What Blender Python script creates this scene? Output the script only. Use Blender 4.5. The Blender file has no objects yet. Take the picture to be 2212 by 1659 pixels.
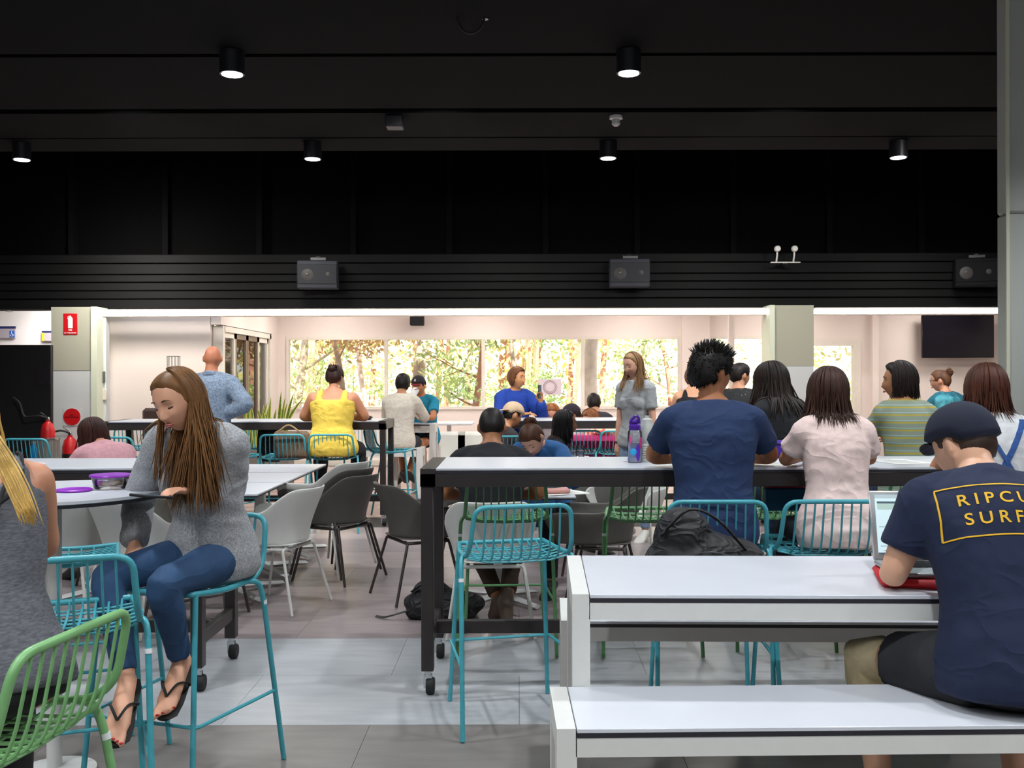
import bpy, bmesh, math, random
import numpy as np
from mathutils import Vector, Matrix, noise
from mathutils.bvhtree import BVHTree
PI = math.pi
SC = bpy.context.scene
COL = SC.collection
random.seed(7)
RNG = np.random.default_rng(7)
# ------------------------------------------------------------------ camera, world, exposure
F, H, XV, HOR = 2150.0, 1.5, 1120.0, 820.0
def X(px, Y): return (px - XV) / F * Y
def Z(py, Y): return H - (py - HOR) / F * Y
cd = bpy.data.cameras.new('camera'); cam = bpy.data.objects.new('camera', cd); COL.objects.link(cam)
cd.sensor_width = 36; cd.lens = 36 * F / 2212; cd.shift_x = -14 / 2212; cd.shift_y = -9.5 / 2212
cd.clip_end = 300
cam.matrix_world = Matrix.Translation((0, 0, H)) @ Matrix.Rotation(PI/2, 4, 'X') @ Matrix.Rotation(math.radians(-0.14), 4, 'Z')
SC.camera = cam
SC.view_settings.view_transform = 'Standard'; SC.view_settings.look = 'None'
SC.view_settings.exposure = 0.55; SC.view_settings.gamma = 1; SC.view_settings.use_curve_mapping = False
w = bpy.data.worlds.new('sky'); SC.world = w; w.use_nodes = True
wn = w.node_tree.nodes; wl = w.node_tree.links
bg = wn['Background']; bg.inputs[0].default_value = (0.93, 0.97, 1.0, 1); bg.inputs[1].default_value = 1.9
def light(kind, name, loc, power, color=(1, 1, 1), size=.1, sizey=None, rot=(0, 0, 0), spot=None, blend=.5):
    d = bpy.data.lights.new(name, kind); o = bpy.data.objects.new(name, d); COL.objects.link(o)
    o.location = loc; o.rotation_euler = rot; d.energy = power; d.color = color
    if kind == 'AREA':
        d.size = size
        if sizey: d.shape = 'RECTANGLE'; d.size_y = sizey
    elif kind == 'SPOT':
        d.spot_size = spot; d.spot_blend = blend; d.shadow_soft_size = size
    elif kind == 'SUN': d.angle = size
    else: d.shadow_soft_size = size
    return o
light('SUN', 'sun', (0, 30, 20), 11.0, (1, .95, .86), math.radians(1), rot=(math.radians(48), math.radians(20), 0))
LAMP_W, FAR_W = 128, 48
LAMP_X = (-4.76, -1.97, .80, 3.65)
for ly in (9.55, 6.9, 4.25, 1.6, -1.05):
    for lx in LAMP_X:
        light('SPOT', 'downlight_beam', (lx, ly, 3.61), LAMP_W, (.93, .97, 1), .07, spot=math.radians(125), blend=.6)
for lx in (-3.2, -.6, 2.0, 4.6, 7.2):
    for ly in (14.9, 16.4):
        light('AREA', 'extension_ceiling_light', (lx, ly, 2.95), FAR_W*.42, (1, .935, .87), .6)
for lx in (-3, -.2, 2.6, 5.4):
    light('AREA', 'annexe_ceiling_light', (lx, 12.4, 3.55), FAR_W*.5, (1, .95, .88), .5)
light('AREA', 'annexe_wall_fill', (-5.2, 12.6, 3.3), 45, (1, .92, .84), .5, rot=(math.radians(40), 0, 0))  # added unseen fill, tilted to brighten the white wall at left
light('AREA', 'corridor_light', (-6.9, 15.2, 2.9), 60, (1, .97, .95), .8)
for lx, tx in ((-3.4, -3.0), (-.6, -.8), (2.2, 2.4), (4.4, 4.4)):   # unseen fill spots, added to brighten the far people's camera-facing sides
    d_ = Vector((tx-lx, 11.4-7.7, 1.1-3.62)); light('SPOT', 'far_fill_spot', (lx, 7.7, 3.62), 210, (1, .97, .93), .08, rot=d_.to_track_quat('-Z', 'Y').to_euler(), spot=math.radians(95), blend=.7)
# soft front fill: two unseen panels added behind the camera
light('AREA', 'front_fill', (-2.5, -.6, 3.5), 28, (.95, .98, 1), 3.0, 1.2, rot=(math.radians(35), 0, 0))
light('AREA', 'front_fill', (2.5, -.6, 3.5), 28, (.95, .98, 1), 3.0, 1.2, rot=(math.radians(35), 0, 0))

# ------------------------------------------------------------------ materials
def lin(c):
    if isinstance(c, str):
        c = [int(c[i:i+2], 16) / 255 for i in (1, 3, 5)] if c[0] == '#' else c
    return tuple(((v + .055) / 1.055) ** 2.4 if v > .04045 else v / 12.92 for v in c) + (1,)
MATS = {}
def mat(name, col, rough=.6, metal=0, var=0.0, scale=8, bump=0, bscale=None, stretch=(1, 1, 1), col2=None, emit=None, es=1, spec=None, sheen=0, detail=4, ramp=None):
    if name in MATS: return MATS[name]
    m = bpy.data.materials.new(name); m.use_nodes = True; MATS[name] = m
    nt = m.node_tree; N = nt.nodes; L = nt.links; b = N['Principled BSDF']
    c = lin(col); b.inputs['Base Color'].default_value = c
    b.inputs['Roughness'].default_value = rough; b.inputs['Metallic'].default_value = metal
    if spec is not None: b.inputs['Specular IOR Level'].default_value = spec
    if sheen: b.inputs['Sheen Weight'].default_value = sheen
    if emit: b.inputs['Emission Color'].default_value = lin(emit); b.inputs['Emission Strength'].default_value = es
    if var or bump or col2:
        tc = N.new('ShaderNodeTexCoord'); mp = N.new('ShaderNodeMapping'); mp.inputs['Scale'].default_value = stretch
        L.new(tc.outputs['Object'], mp.inputs[0])
        n = N.new('ShaderNodeTexNoise'); n.inputs['Scale'].default_value = scale; n.inputs['Detail'].default_value = detail
        L.new(mp.outputs[0], n.inputs[0])
        cr = N.new('ShaderNodeValToRGB')
        lo, hi = ramp or (.35, .65)
        cr.color_ramp.elements[0].position = lo; cr.color_ramp.elements[1].position = hi
        if col2: c2 = lin(col2); cA, cB = c, c2
        else: cA = tuple(v * (1 - var) for v in c[:3]) + (1,); cB = tuple(min(1, v * (1 + var)) for v in c[:3]) + (1,)
        cr.color_ramp.elements[0].color = cA; cr.color_ramp.elements[1].color = cB
        L.new(n.outputs[0], cr.inputs[0]); L.new(cr.outputs[0], b.inputs['Base Color'])
        if bump:
            n2 = N.new('ShaderNodeTexNoise'); n2.inputs['Scale'].default_value = bscale or scale; n2.inputs['Detail'].default_value = 3
            L.new(mp.outputs[0], n2.inputs[0])
            bp = N.new('ShaderNodeBump'); bp.inputs['Strength'].default_value = bump; bp.inputs['Distance'].default_value = .005
            L.new(n2.outputs[0], bp.inputs['Height']); L.new(bp.outputs[0], b.inputs['Normal'])
    return m
def stripes(name, cols, period, rough=.8):
    """horizontal woven stripes, following the garment's height"""
    m = bpy.data.materials.new(name); m.use_nodes = True; nt = m.node_tree; N = nt.nodes; L = nt.links; b = N['Principled BSDF']
    b.inputs['Roughness'].default_value = rough
    tc = N.new('ShaderNodeTexCoord'); sx = N.new('ShaderNodeSeparateXYZ'); L.new(tc.outputs['Object'], sx.inputs[0])
    a = N.new('ShaderNodeMath'); a.operation = 'DIVIDE'; a.inputs[1].default_value = period; L.new(sx.outputs[2], a.inputs[0])
    fr = N.new('ShaderNodeMath'); fr.operation = 'FRACT'; L.new(a.outputs[0], fr.inputs[0])
    cr = N.new('ShaderNodeValToRGB'); cr.color_ramp.interpolation = 'CONSTANT'
    e = cr.color_ramp.elements; e[0].position = 0; e[0].color = lin(cols[0][1])
    e[1].position = cols[1][0]; e[1].color = lin(cols[1][1])
    for p, c in cols[2:]:
        k = e.new(p); k.color = lin(c)
    L.new(fr.outputs[0], cr.inputs[0]); L.new(cr.outputs[0], b.inputs['Base Color'])
    return m
def glassy(name, tint=(1, 1, 1), gloss=.08, rough=.02):
    m = bpy.data.materials.new(name); m.use_nodes = True; nt = m.node_tree; N = nt.nodes; L = nt.links
    N.remove(N['Principled BSDF']); out = N['Material Output']
    t = N.new('ShaderNodeBsdfTransparent'); t.inputs[0].default_value = tuple(tint) + (1,)
    g = N.new('ShaderNodeBsdfGlossy'); g.inputs['Roughness'].default_value = rough
    mx = N.new('ShaderNodeMixShader'); fr = N.new('ShaderNodeFresnel'); fr.inputs[0].default_value = 1.35
    ad = N.new('ShaderNodeMath'); ad.operation = 'ADD'; ad.inputs[1].default_value = gloss * .3
    L.new(fr.outputs[0], ad.inputs[0]); L.new(ad.outputs[0], mx.inputs[0])
    L.new(t.outputs[0], mx.inputs[1]); L.new(g.outputs[0], mx.inputs[2]); L.new(mx.outputs[0], out.inputs[0])
    return m
TEAL = mat('teal powder coat', '#45A0AE', .38, var=.06, scale=30)
GREEN = mat('green powder coat', '#78AC70', .38, var=.06, scale=30)
DGREEN = mat('dark green powder coat', '#5E9460', .4, var=.06, scale=30)
CLIP = mat('white nylon', '#E8ECEE', .4)
BLACKM = mat('black steel', '#312B2B', .4, metal=.1, var=.12, scale=6)
TOPW = mat('white laminate', '#CDD0D8', .3, var=.02, scale=5)
EDGE = mat('dark laminate edge', '#23232B', .5, var=.1)
WFRAME = mat('white powder coat', '#D3D3D0', .45, var=.015, scale=20)
CHAIRW = mat('white moulded plastic', '#DBDBD6', .42, var=.015, scale=10)
CHAIRG = mat('grey moulded plastic', '#57544F', .5, var=.05, scale=10)
CHROME = mat('chrome', '#C8CACC', .2, metal=1)
RUBBER = mat('black rubber', '#1B1B1B', .7, var=.1)
DBLACK = mat('matt black', '#0D0D10', .8, var=.1)

# ------------------------------------------------------------------ mesh builder
class MB:
    def __init__(s): s.v = []; s.f = []; s.n = 0
    def add(s, V, Fc):
        V = np.asarray(V, float).reshape(-1, 3)
        s.v.append(V); s.f += [tuple(i + s.n for i in f) for f in Fc]; s.n += len(V)
        return s
    def box(s, x0, x1, y0, y1, z0, z1, b=0):
        if b <= 0:
            V = [(x, y, z) for x in (x0, x1) for y in (y0, y1) for z in (z0, z1)]
            return s.add(V, [(0, 1, 3, 2), (4, 6, 7, 5), (0, 4, 5, 1), (2, 3, 7, 6), (0, 2, 6, 4), (1, 5, 7, 3)])
        b = min(b, (x1-x0)*.49, (y1-y0)*.49, (z1-z0)*.49)
        c = np.array([(x0+x1)/2, (y0+y1)/2, (z0+z1)/2]); h = np.array([x1-x0, y1-y0, z1-z0]) / 2
        V = []; idx = {}
        for sx in (-1, 1):
            for sy in (-1, 1):
                for sz in (-1, 1):
                    for ax in range(3):
                        p = np.array([sx, sy, sz]) * (h - b); p[ax] = [sx, sy, sz][ax] * h[ax]
                        idx[(sx, sy, sz, ax)] = len(V); V.append(c + p)
        Fc = []
        for ax in range(3):
            o = [a for a in range(3) if a != ax]
            for sg in (-1, 1):
                q = []
                for (a, bb) in ((-1, -1), (1, -1), (1, 1), (-1, 1)):
                    k = [0, 0, 0]; k[ax] = sg; k[o[0]] = a; k[o[1]] = bb; q.append(idx[tuple(k) + (ax,)])
                Fc.append(tuple(q))
        for ax in range(3):
            o = [a for a in range(3) if a != ax]
            for a in (-1, 1):
                for bb in (-1, 1):
                    k0 = [0, 0, 0]; k1 = [0, 0, 0]; k0[ax] = -1; k1[ax] = 1
                    for k in (k0, k1): k[o[0]] = a; k[o[1]] = bb
                    Fc.append((idx[tuple(k0)+(o[0],)], idx[tuple(k1)+(o[0],)], idx[tuple(k1)+(o[1],)], idx[tuple(k0)+(o[1],)]))
        for sx in (-1, 1):
            for sy in (-1, 1):
                for sz in (-1, 1): Fc.append(tuple(idx[(sx, sy, sz, a)] for a in range(3)))
        return s.add(V, Fc)
    def loft(s, C, A, B, m=12, c0='flat', c1='flat', close=False):
        C = np.asarray(C, float); A = np.asarray(A, float); B = np.asarray(B, float)
        if not close:
            def cap(i, j):
                d = C[i] - C[j]; d = d / (np.linalg.norm(d) + 1e-9); r = min(np.linalg.norm(A[i]), np.linalg.norm(B[i]))
                return [(C[i] + d*r*math.sin(t), A[i]*math.cos(t), B[i]*math.cos(t)) for t in (.5, 1.0, 1.4)]
            if c0 == 'round':
                k = cap(0, 1)[::-1]; C = np.vstack([[q[0] for q in k], C]); A = np.vstack([[q[1] for q in k], A]); B = np.vstack([[q[2] for q in k], B])
            if c1 == 'round':
                k = cap(-1, -2); C = np.vstack([C, [q[0] for q in k]]); A = np.vstack([A, [q[1] for q in k]]); B = np.vstack([B, [q[2] for q in k]])
        t = np.arange(m) * 2*PI/m; n = len(C)
        V = C[:, None] + A[:, None]*np.cos(t)[None, :, None] + B[:, None]*np.sin(t)[None, :, None]
        Fc = []
        for i in range(n if close else n-1):
            j = (i+1) % n
            for k in range(m): Fc.append((i*m+k, i*m+(k+1) % m, j*m+(k+1) % m, j*m+k))
        if not close: Fc += [tuple(range(m))[::-1], tuple((n-1)*m+k for k in range(m))]
        return s.add(V, Fc)
    def tube(s, pts, r, m=8, caps='flat', close=False, flat=1.0):
        P = np.asarray(pts, float); n = len(P); R = np.full(n, r) if np.isscalar(r) else np.asarray(r, float)
        T = np.zeros_like(P)
        for i in range(n):
            a = P[(i-1) % n] if (close or i > 0) else P[i]; b = P[(i+1) % n] if (close or i < n-1) else P[i]
            d = b - a; T[i] = d / (np.linalg.norm(d) + 1e-12)
        up = np.array([0, 0, 1.]) if abs(T[0][2]) < .9 else np.array([1., 0, 0])
        A = np.zeros_like(P); B = np.zeros_like(P)
        a = np.cross(up, T[0]); a /= np.linalg.norm(a)
        for i in range(n):
            a = a - T[i]*a.dot(T[i]); a /= (np.linalg.norm(a) + 1e-12); b = np.cross(T[i], a)
            A[i] = a*R[i]; B[i] = b*R[i]*flat
        return s.loft(P, A, B, m, caps, caps, close)
    def lathe(s, prof, c=(0, 0, 0), m=20, axis='z'):
        c = np.asarray(c, float); C = []; A = []; B = []
        ex, ey, ez = np.eye(3)
        if axis == 'y': ex, ey, ez = np.array([1., 0, 0]), np.array([0, 0, 1.]), np.array([0, 1., 0])
        if axis == 'x': ex, ey, ez = np.array([0, 1., 0]), np.array([0, 0, 1.]), np.array([1., 0, 0])
        for r, z in prof: C.append(c + ez*z); A.append(ex*max(r, 1e-5)); B.append(ey*max(r, 1e-5))
        return s.loft(C, A, B, m)
    def ell(s, c, r, m=14, n=9, R=None):
        c = np.asarray(c, float); V = []; 
        th = np.linspace(0, PI, n+1)[1:-1]; ph = np.arange(m)*2*PI/m
        V = [(0, 0, 1)] + [(math.sin(a)*math.cos(b), math.sin(a)*math.sin(b), math.cos(a)) for a in th for b in ph] + [(0, 0, -1)]
        V = np.array(V)*np.asarray(r, float)
        if R is not None: V = V @ np.asarray(R).T
        Fc = [(0, 1+k, 1+(k+1) % m) for k in range(m)]
        for i in range(n-2):
            for k in range(m): Fc.append((1+i*m+k, 1+(i+1)*m+k, 1+(i+1)*m+(k+1) % m, 1+i*m+(k+1) % m))
        L = len(V)-1
        Fc += [(L, 1+(n-2)*m+(k+1) % m, 1+(n-2)*m+k) for k in range(m)]
        return s.add(V + c, Fc)
    def grid(s, V, nu, nv):
        Fc = [(i*nv+j, i*nv+j+1, (i+1)*nv+j+1, (i+1)*nv+j) for i in range(nu-1) for j in range(nv-1)]
        return s.add(V, Fc)
    def mesh(s, name='m'):
        me = bpy.data.meshes.new(name); me.from_pydata(np.vstack(s.v).tolist() if s.v else [], [], s.f)
        return me
    def build(s, name, m, parent=None, smooth=True, angle=None, bevel=0, solid=0, subd=0, loc=None, rotz=None):
        me = s.mesh(name); bm = bmesh.new(); bm.from_mesh(me); bmesh.ops.recalc_face_normals(bm, faces=bm.faces); bm.to_mesh(me); bm.free()
        return link(name, me, m, parent, smooth, angle, bevel, solid, subd, loc, rotz)
def link(name, me, m, parent=None, smooth=True, angle=None, bevel=0, solid=0, subd=0, loc=None, rotz=None):
    o = bpy.data.objects.new(name, me); COL.objects.link(o)
    if not me.materials: me.materials.append(m)
    if parent: o.parent = parent
    if smooth and len(me.polygons):
        me.shade_smooth()
        if angle is None: angle = 40
        try: me.set_sharp_from_angle(angle=math.radians(angle))
        except Exception: pass
    if solid:
        k = o.modifiers.new('s', 'SOLIDIFY'); k.thickness = solid; k.offset = 0
    if bevel:
        k = o.modifiers.new('b', 'BEVEL'); k.width = bevel; k.segments = 2
    if subd:
        k = o.modifiers.new('u', 'SUBSURF'); k.levels = subd; k.render_levels = subd
    if loc is not None: o.location = loc
    if rotz is not None: o.rotation_euler = (0, 0, rotz)
    return o
def tag(o, label=None, cat=None, group=None, kind=None):
    if label: o['label'] = label
    if cat: o['category'] = cat
    if group: o['group'] = group
    if kind: o['kind'] = kind
    return o
def thing(name, label, cat, loc=(0, 0, 0), rz=0, group=None):
    o = bpy.data.objects.new(name, None); COL.objects.link(o); o.empty_display_size = .1
    o.location = loc; o.rotation_euler = (0, 0, rz); return tag(o, label, cat, group)
def dup(root, loc, rz, label, group=None):
    r = root.copy(); COL.objects.link(r); r.location = loc; r.rotation_euler = (0, 0, rz); r['label'] = label
    if group: r['group'] = group
    for ch in root.children:
        c = ch.copy(); COL.objects.link(c); c.parent = r
        for g in ch.children:
            d = g.copy(); COL.objects.link(d); d.parent = c
    return r
def fillet(P, r=.03, n=4, close=False):
    P = [np.array(p, float) for p in P]; out = []; N = len(P)
    for i in range(N):
        if not close and i in (0, N-1): out.append(P[i]); continue
        a, b, c = P[(i-1) % N], P[i], P[(i+1) % N]
        u = a-b; v = c-b; lu = np.linalg.norm(u); lv = np.linalg.norm(v); q = min(r, lu*.49, lv*.49)
        p0 = b+u/lu*q; p1 = b+v/lv*q
        for k in range(n+1):
            t = k/n; out.append((1-t)**2*p0 + 2*t*(1-t)*b + t*t*p1)
    return out
def lerp(a, b, t): return np.asarray(a, float)*(1-t)+np.asarray(b, float)*t
def catmull(P, n=5):
    P = [np.array(p, float) for p in P]; P = [2*P[0]-P[1]] + P + [2*P[-1]-P[-2]]; out = []
    for i in range(1, len(P)-2):
        for k in range(n):
            t = k/n; a, b, c, d = P[i-1:i+3]
            out.append(.5*((2*b)+(-a+c)*t+(2*a-5*b+4*c-d)*t*t+(-a+3*b-3*c+d)*t**3))
    out.append(P[-2]); return out
def remesh(mb, voxel, smooth=4, factor=.5):
    me = mb.mesh('tmp'); o = bpy.data.objects.new('tmp', me); COL.objects.link(o)
    k = o.modifiers.new('r', 'REMESH'); k.mode = 'VOXEL'; k.voxel_size = voxel; k.adaptivity = 0
    if smooth: k2 = o.modifiers.new('s', 'SMOOTH'); k2.iterations = smooth; k2.factor = factor
    dg = bpy.context.evaluated_depsgraph_get(); dg.update()
    r = bpy.data.meshes.new_from_object(o.evaluated_get(dg))
    bpy.data.objects.remove(o); bpy.data.meshes.remove(me)
    return r
def getv(me):
    a = np.empty(len(me.vertices)*3); me.vertices.foreach_get('co', a); return a.reshape(-1, 3)
def getn(me):
    a = np.empty(len(me.vertices)*3); me.vertices.foreach_get('normal', a); return a.reshape(-1, 3)
def setv(me, V): me.vertices.foreach_set('co', V.ravel()); me.update()
def vnoise(V, freq, seed):
    """smooth pseudo noise: sum of randomly oriented sines"""
    r = np.random.default_rng(seed); out = np.zeros(len(V))
    fr = np.asarray(freq, float)*np.ones(3)
    for k in range(7):
        d = r.normal(size=3); d /= np.linalg.norm(d); p = r.uniform(0, 6.3)
        out += np.sin((V*fr) @ d * (1+.5*r.random()) + p + 1.2*np.sin((V*fr*.6) @ r.normal(size=3)))
    return out/7
# ------------------------------------------------------------------ setting
def struct(mb, name, m, **k):
    o = mb.build(name, m, smooth=False, **k); o['kind'] = 'structure'; return o
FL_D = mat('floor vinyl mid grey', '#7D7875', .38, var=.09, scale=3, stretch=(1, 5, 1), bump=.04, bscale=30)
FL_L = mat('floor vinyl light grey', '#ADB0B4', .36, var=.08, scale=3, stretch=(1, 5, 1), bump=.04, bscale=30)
FL_W = mat('floor vinyl warm grey', '#96898A', .34, var=.10, scale=3, stretch=(1, 5, 1), bump=.04, bscale=30)
FL_W2 = mat('floor vinyl warm grey darker', '#82777A', .34, var=.10, scale=3, stretch=(1, 5, 1), bump=.04, bscale=30)
FL_P = mat('pinkish timber plank', '#A48A86', .42, var=.18, scale=5, stretch=(1, 9, 1), bump=.08, bscale=20)
FL_P2 = mat('pinkish timber plank pale', '#B8A09A', .42, var=.15, scale=5, stretch=(1, 9, 1), bump=.08, bscale=20)
PAINTW = mat('white painted plaster', '#DFD5CE', .75, var=.02, scale=2, bump=.02, bscale=60)
PAINTH = mat('hall white paint', '#B9B7B2', .75, var=.02, scale=2)
COLG = mat('column grey green paint', '#A9AA9A', .7, var=.02, scale=2)
COLW = mat('column white paint', '#CBD0D2', .6, var=.02, scale=2)
ALU = mat('white aluminium frame', '#D8D2C8', .4, var=.02, scale=20)
BRONZE = mat('brown aluminium frame', '#6B5A4C', .4, var=.05, scale=20)
CEIL = mat('black ceiling board', '#060608', .9, var=.12, scale=2, bump=.05, bscale=40, spec=.15)
FASC = mat('black fascia board', '#0A0B0D', .75, var=.12, scale=2, spec=.2)
VOID = mat('black void paint', '#040405', .9, var=.2, scale=2, spec=.1)
fl = struct(MB().box(-9, 9, -4, 18, -.06, -.008), 'floor', mat('floor joint', '#4A4544', .8, var=.1))
rows = [4.33 + .725*k for k in range(-8, 9)]
tile_me = {}
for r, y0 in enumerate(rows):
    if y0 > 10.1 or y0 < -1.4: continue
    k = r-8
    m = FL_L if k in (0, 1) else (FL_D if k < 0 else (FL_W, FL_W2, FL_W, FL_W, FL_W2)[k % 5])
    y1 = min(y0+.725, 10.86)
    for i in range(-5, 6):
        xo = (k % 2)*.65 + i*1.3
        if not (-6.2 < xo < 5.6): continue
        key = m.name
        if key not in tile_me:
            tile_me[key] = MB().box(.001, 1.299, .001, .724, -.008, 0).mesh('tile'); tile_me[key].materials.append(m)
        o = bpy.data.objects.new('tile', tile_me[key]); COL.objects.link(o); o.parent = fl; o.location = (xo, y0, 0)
pm = []
for m in (FL_P, FL_P2):
    me = MB().box(.001, 2.599, .001, .199, -.008, 0).mesh('plank'); me.materials.append(m); pm.append(me)
for r in range(36):
    y0 = 10.86+.2*r
    if y0 > 17.2: break
    for i in range(-3, 4):
        xo = i*2.6 + (r*1.13 % 2.6) - 1
        if not (-7.6 < xo < 6.2): continue
        o = bpy.data.objects.new('plank', pm[(r*7+i*3) % 2]); COL.objects.link(o); o.parent = fl; o.location = (xo, y0, 0)
# hall shell
struct(MB().box(-9.2, -9, -4, 18, 0, 5.2), 'wall_left', PAINTH)
struct(MB().box(9, 9.2, -4, 18, 0, 5.2), 'wall_right', PAINTH)
struct(MB().box(-9, 9, -4.2, -4, 0, 5.2), 'wall_behind', PAINTH)
cl = struct(MB().box(-9, 9, -4, 9.9, 3.86, 3.96), 'ceiling', VOID)
for a, b in ((-4, 2.7), (2.74, 5.2), (5.24, 6.95), (7.02, 8.36), (8.50, 9.35), (9.39, 9.9)):
    MB().box(-9, 9, a, b, 3.78, 3.858).build('panel', CEIL, cl, smooth=False)
struct(MB().box(-9, 9, 9.9, 18, 5.1, 5.2).box(-9, 9, 9.9, 9.98, 3.96, 5.1), 'ceiling_void', VOID)
wv = struct(MB().box(-9, 9, 14.25, 14.35, 3.0, 5.1), 'wall_void', VOID)
for px in (145, 350, 555, 760, 970, 1180, 1380, 1590, 1800, 2000):
    MB().box(X(px, 14)-.04, X(px, 14)+.04, 14.13, 14.25, 3.2, 5.1).build('stud', CEIL, wv, smooth=False)
fb = struct(MB().box(-9, 9, 13.9, 14.1, 2.49, 3.26), 'wall_fascia', VOID)
zs = [Z(y, 13.8) for y in (548, 568, 592, 609, 627, 645, 667)]
for a, b in zip(zs[:-1], zs[1:]):
    MB().box(-9, 9, 13.8, 13.9, b+.012, a, .008).build('board', FASC, fb, smooth=False)
# LED strips under the fascia
LED = mat('led strip', '#FFFFFF', .5, emit='#F4F7FF', es=3.2)
for n, (a, b) in enumerate(((214, 1662), (1759, 2200))):
    o = thing('led_strip', ('long glowing white strip light under the black fascia, left of the pillar', 'shorter glowing white strip light under the black fascia, right of the pillar')[n], 'strip light', (0, 0, 0), group='strip lights under the fascia')
    MB().box(X(a, 13.7), X(b, 13.7), 13.66, 13.76, Z(680, 13.7), Z(669, 13.7), .012).build('diffuser', LED, o)
    MB().box(X(a, 13.7), X(b, 13.7), 13.64, 13.78, Z(668.5, 13.7), Z(666.5, 13.7)).box(X(a, 13.7), X(b, 13.7), 13.64, 13.78, Z(682, 13.7), Z(680.3, 13.7)).build('housing', ALU, o, smooth=False)
# columns under the fascia
def column(x0, x1, Y, name, zs, trim=True, seam=None):
    c = struct(MB().box(X(x0, Y), X(x1, Y), Y, Y+.5, 0, zs), name, COLW, bevel=.01)
    MB().box(X(x0, Y), X(x1, Y), Y-.004, Y+.5, zs, 2.5).build('panel', COLG, c, smooth=False)
    return c
cl1 = column(111, 200, 13.5, 'column_left', Z(798, 13.5))
MB().box(X(200, 13.5), X(213, 13.5), 13.45, 13.8, 0, 2.5).build('trim', mat('pale green trim', '#D4DCC8', .5), cl1, smooth=False)
MB().box(X(217, 13.7), X(231, 13.7), 13.66, 13.8, 0, 2.42, .01).build('sliding_panel', COLW, cl1)
hd = MB().box(X(220.5, 13.6), X(224, 13.6), 13.62, 13.66, Z(824, 13.6), Z(800, 13.6), .004).build('slot', mat('dark handle', '#55605A', .5), cl1)
MB().box(X(219, 13.6), X(228, 13.6), 13.63, 13.66, Z(862, 13.6), Z(838, 13.6), .004).build('lock_plate', ALU, cl1)
cm = column(1673, 1758, 13.5, 'column_middle', Z(792, 13.5))
MB().box(X(1661, 13.5), X(1672, 13.5), 13.45, 13.9, 0, 2.5).build('trim', mat('pale green trim', '#D4DCC8', .5), cm, smooth=False)
cr_ = struct(MB().box(X(2177, 5.7), X(2177, 5.7)+.8, 5.7, 5.83, 0, Z(462, 5.7)-.004, .012).box(X(2177, 5.7), X(2177, 5.7)+.8, 5.7, 5.83, Z(462, 5.7), 3.78, .012), 'column_right', mat('hall column paint', '#A6A9A2', .6, var=.02, scale=2))
MB().box(X(2175, 5.69), X(2182, 5.69), 5.69, 5.70, 0, 3.78).build('trim', mat('cream seam', '#C6C6B0', .5), cr_, smooth=False)
# extension room: front wall at left, side wall with folding doors, back wall with windows
BY = 17.5
def bx(px): return X(px, BY)
def bz(py): return Z(py, BY)
XL = X(608, BY)
struct(MB().box(X(226, 14.12), -4.37, 14.12, 14.3, 0, 3.1), 'wall_extension_front', PAINTW)
struct(MB().box(-4.36, -4.22, 14.12, BY, Z(710, 14.3)+.06, 2.99).box(-4.36, -4.22, 17.02, BY, 0, Z(710, 14.3)+.06), 'wall_extension_left', PAINTW)
struct(MB().box(-9, 9, 14.1, BY+.2, 3.0, 3.1), 'ceiling_extension', PAINTW)
zt, zb = bz(727), bz(884)
x3a, x3b, z3 = bx(1700), bx(1858), bz(733)
wb = MB().box(-5, 9, BY, BY+.2, zt, 3.1).box(-5, bx(619), BY, BY+.2, 0, zt).box(bx(619), bx(1471), BY, BY+.2, 0, zb)
wb.box(bx(1471), bx(1531), BY, BY+.2, 0, zt).box(bx(1471), bx(1531), BY-.12, BY, 0, 2.99).box(bx(1531), x3a, BY, BY+.2, 0, zb).box(bx(1658), x3a, BY, BY+.2, zb, zt).box(x3a, x3b, BY, BY+.2, z3, zt)
wb.box(x3a, x3b, BY, BY+.2, 0, .35).box(x3b, 9, BY, BY+.2, 0, zt).box(bx(1880), bx(1893), BY-.12, BY, 0, 2.99)
struct(wb, 'wall_back', PAINTW)
struct(MB().box(X(1575, 16), X(1587, 16), 16, 16.1, 0, 3.0), 'post_white', PAINTW)
struct(MB().box(bx(612), bx(1530), BY-.10, BY, .0, .10).box(bx(1895), 9, BY-.02, BY, 0, .1), 'baseboard_back', ALU)
GLASS = glassy('window glass', (.97, .99, .97), .1)
def window(n, x0, x1, z0, z1, mull, fw=.05, m=ALU):
    w_ = tag(struct(MB().box(x0, x1, BY-.03, BY+.08, z0, z0+fw).box(x0, x1, BY-.03, BY+.08, z1-fw, z1).box(x0, x0+fw, BY-.03, BY+.08, z0+fw, z1-fw).box(x1-fw, x1, BY-.03, BY+.08, z0+fw, z1-fw), 'window_%d' % n, m), kind='structure')
    e = [x0+fw] + list(mull) + [x1-fw]
    for q in mull: MB().box(q-.03, q+.03, BY-.02, BY+.07, z0+fw, z1-fw).build('mullion', m, w_, smooth=False)
    for a, b in zip(e[:-1], e[1:]): MB().box(a, b, BY+.02, BY+.028, z0+fw, z1-fw).build('pane', GLASS, w_, smooth=False)
    return w_
window(1, bx(619), bx(1471), zb, zt, [bx(834), bx(1044), bx(1259)])
window(2, bx(1531), bx(1658), zb, zt, [])
window(3, x3a, x3b, .35, z3, [], .13)
struct(MB().box(bx(1540), bx(1660), BY-.2, BY-.02, bz(884), bz(880)), 'trim_1', ALU)
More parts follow.
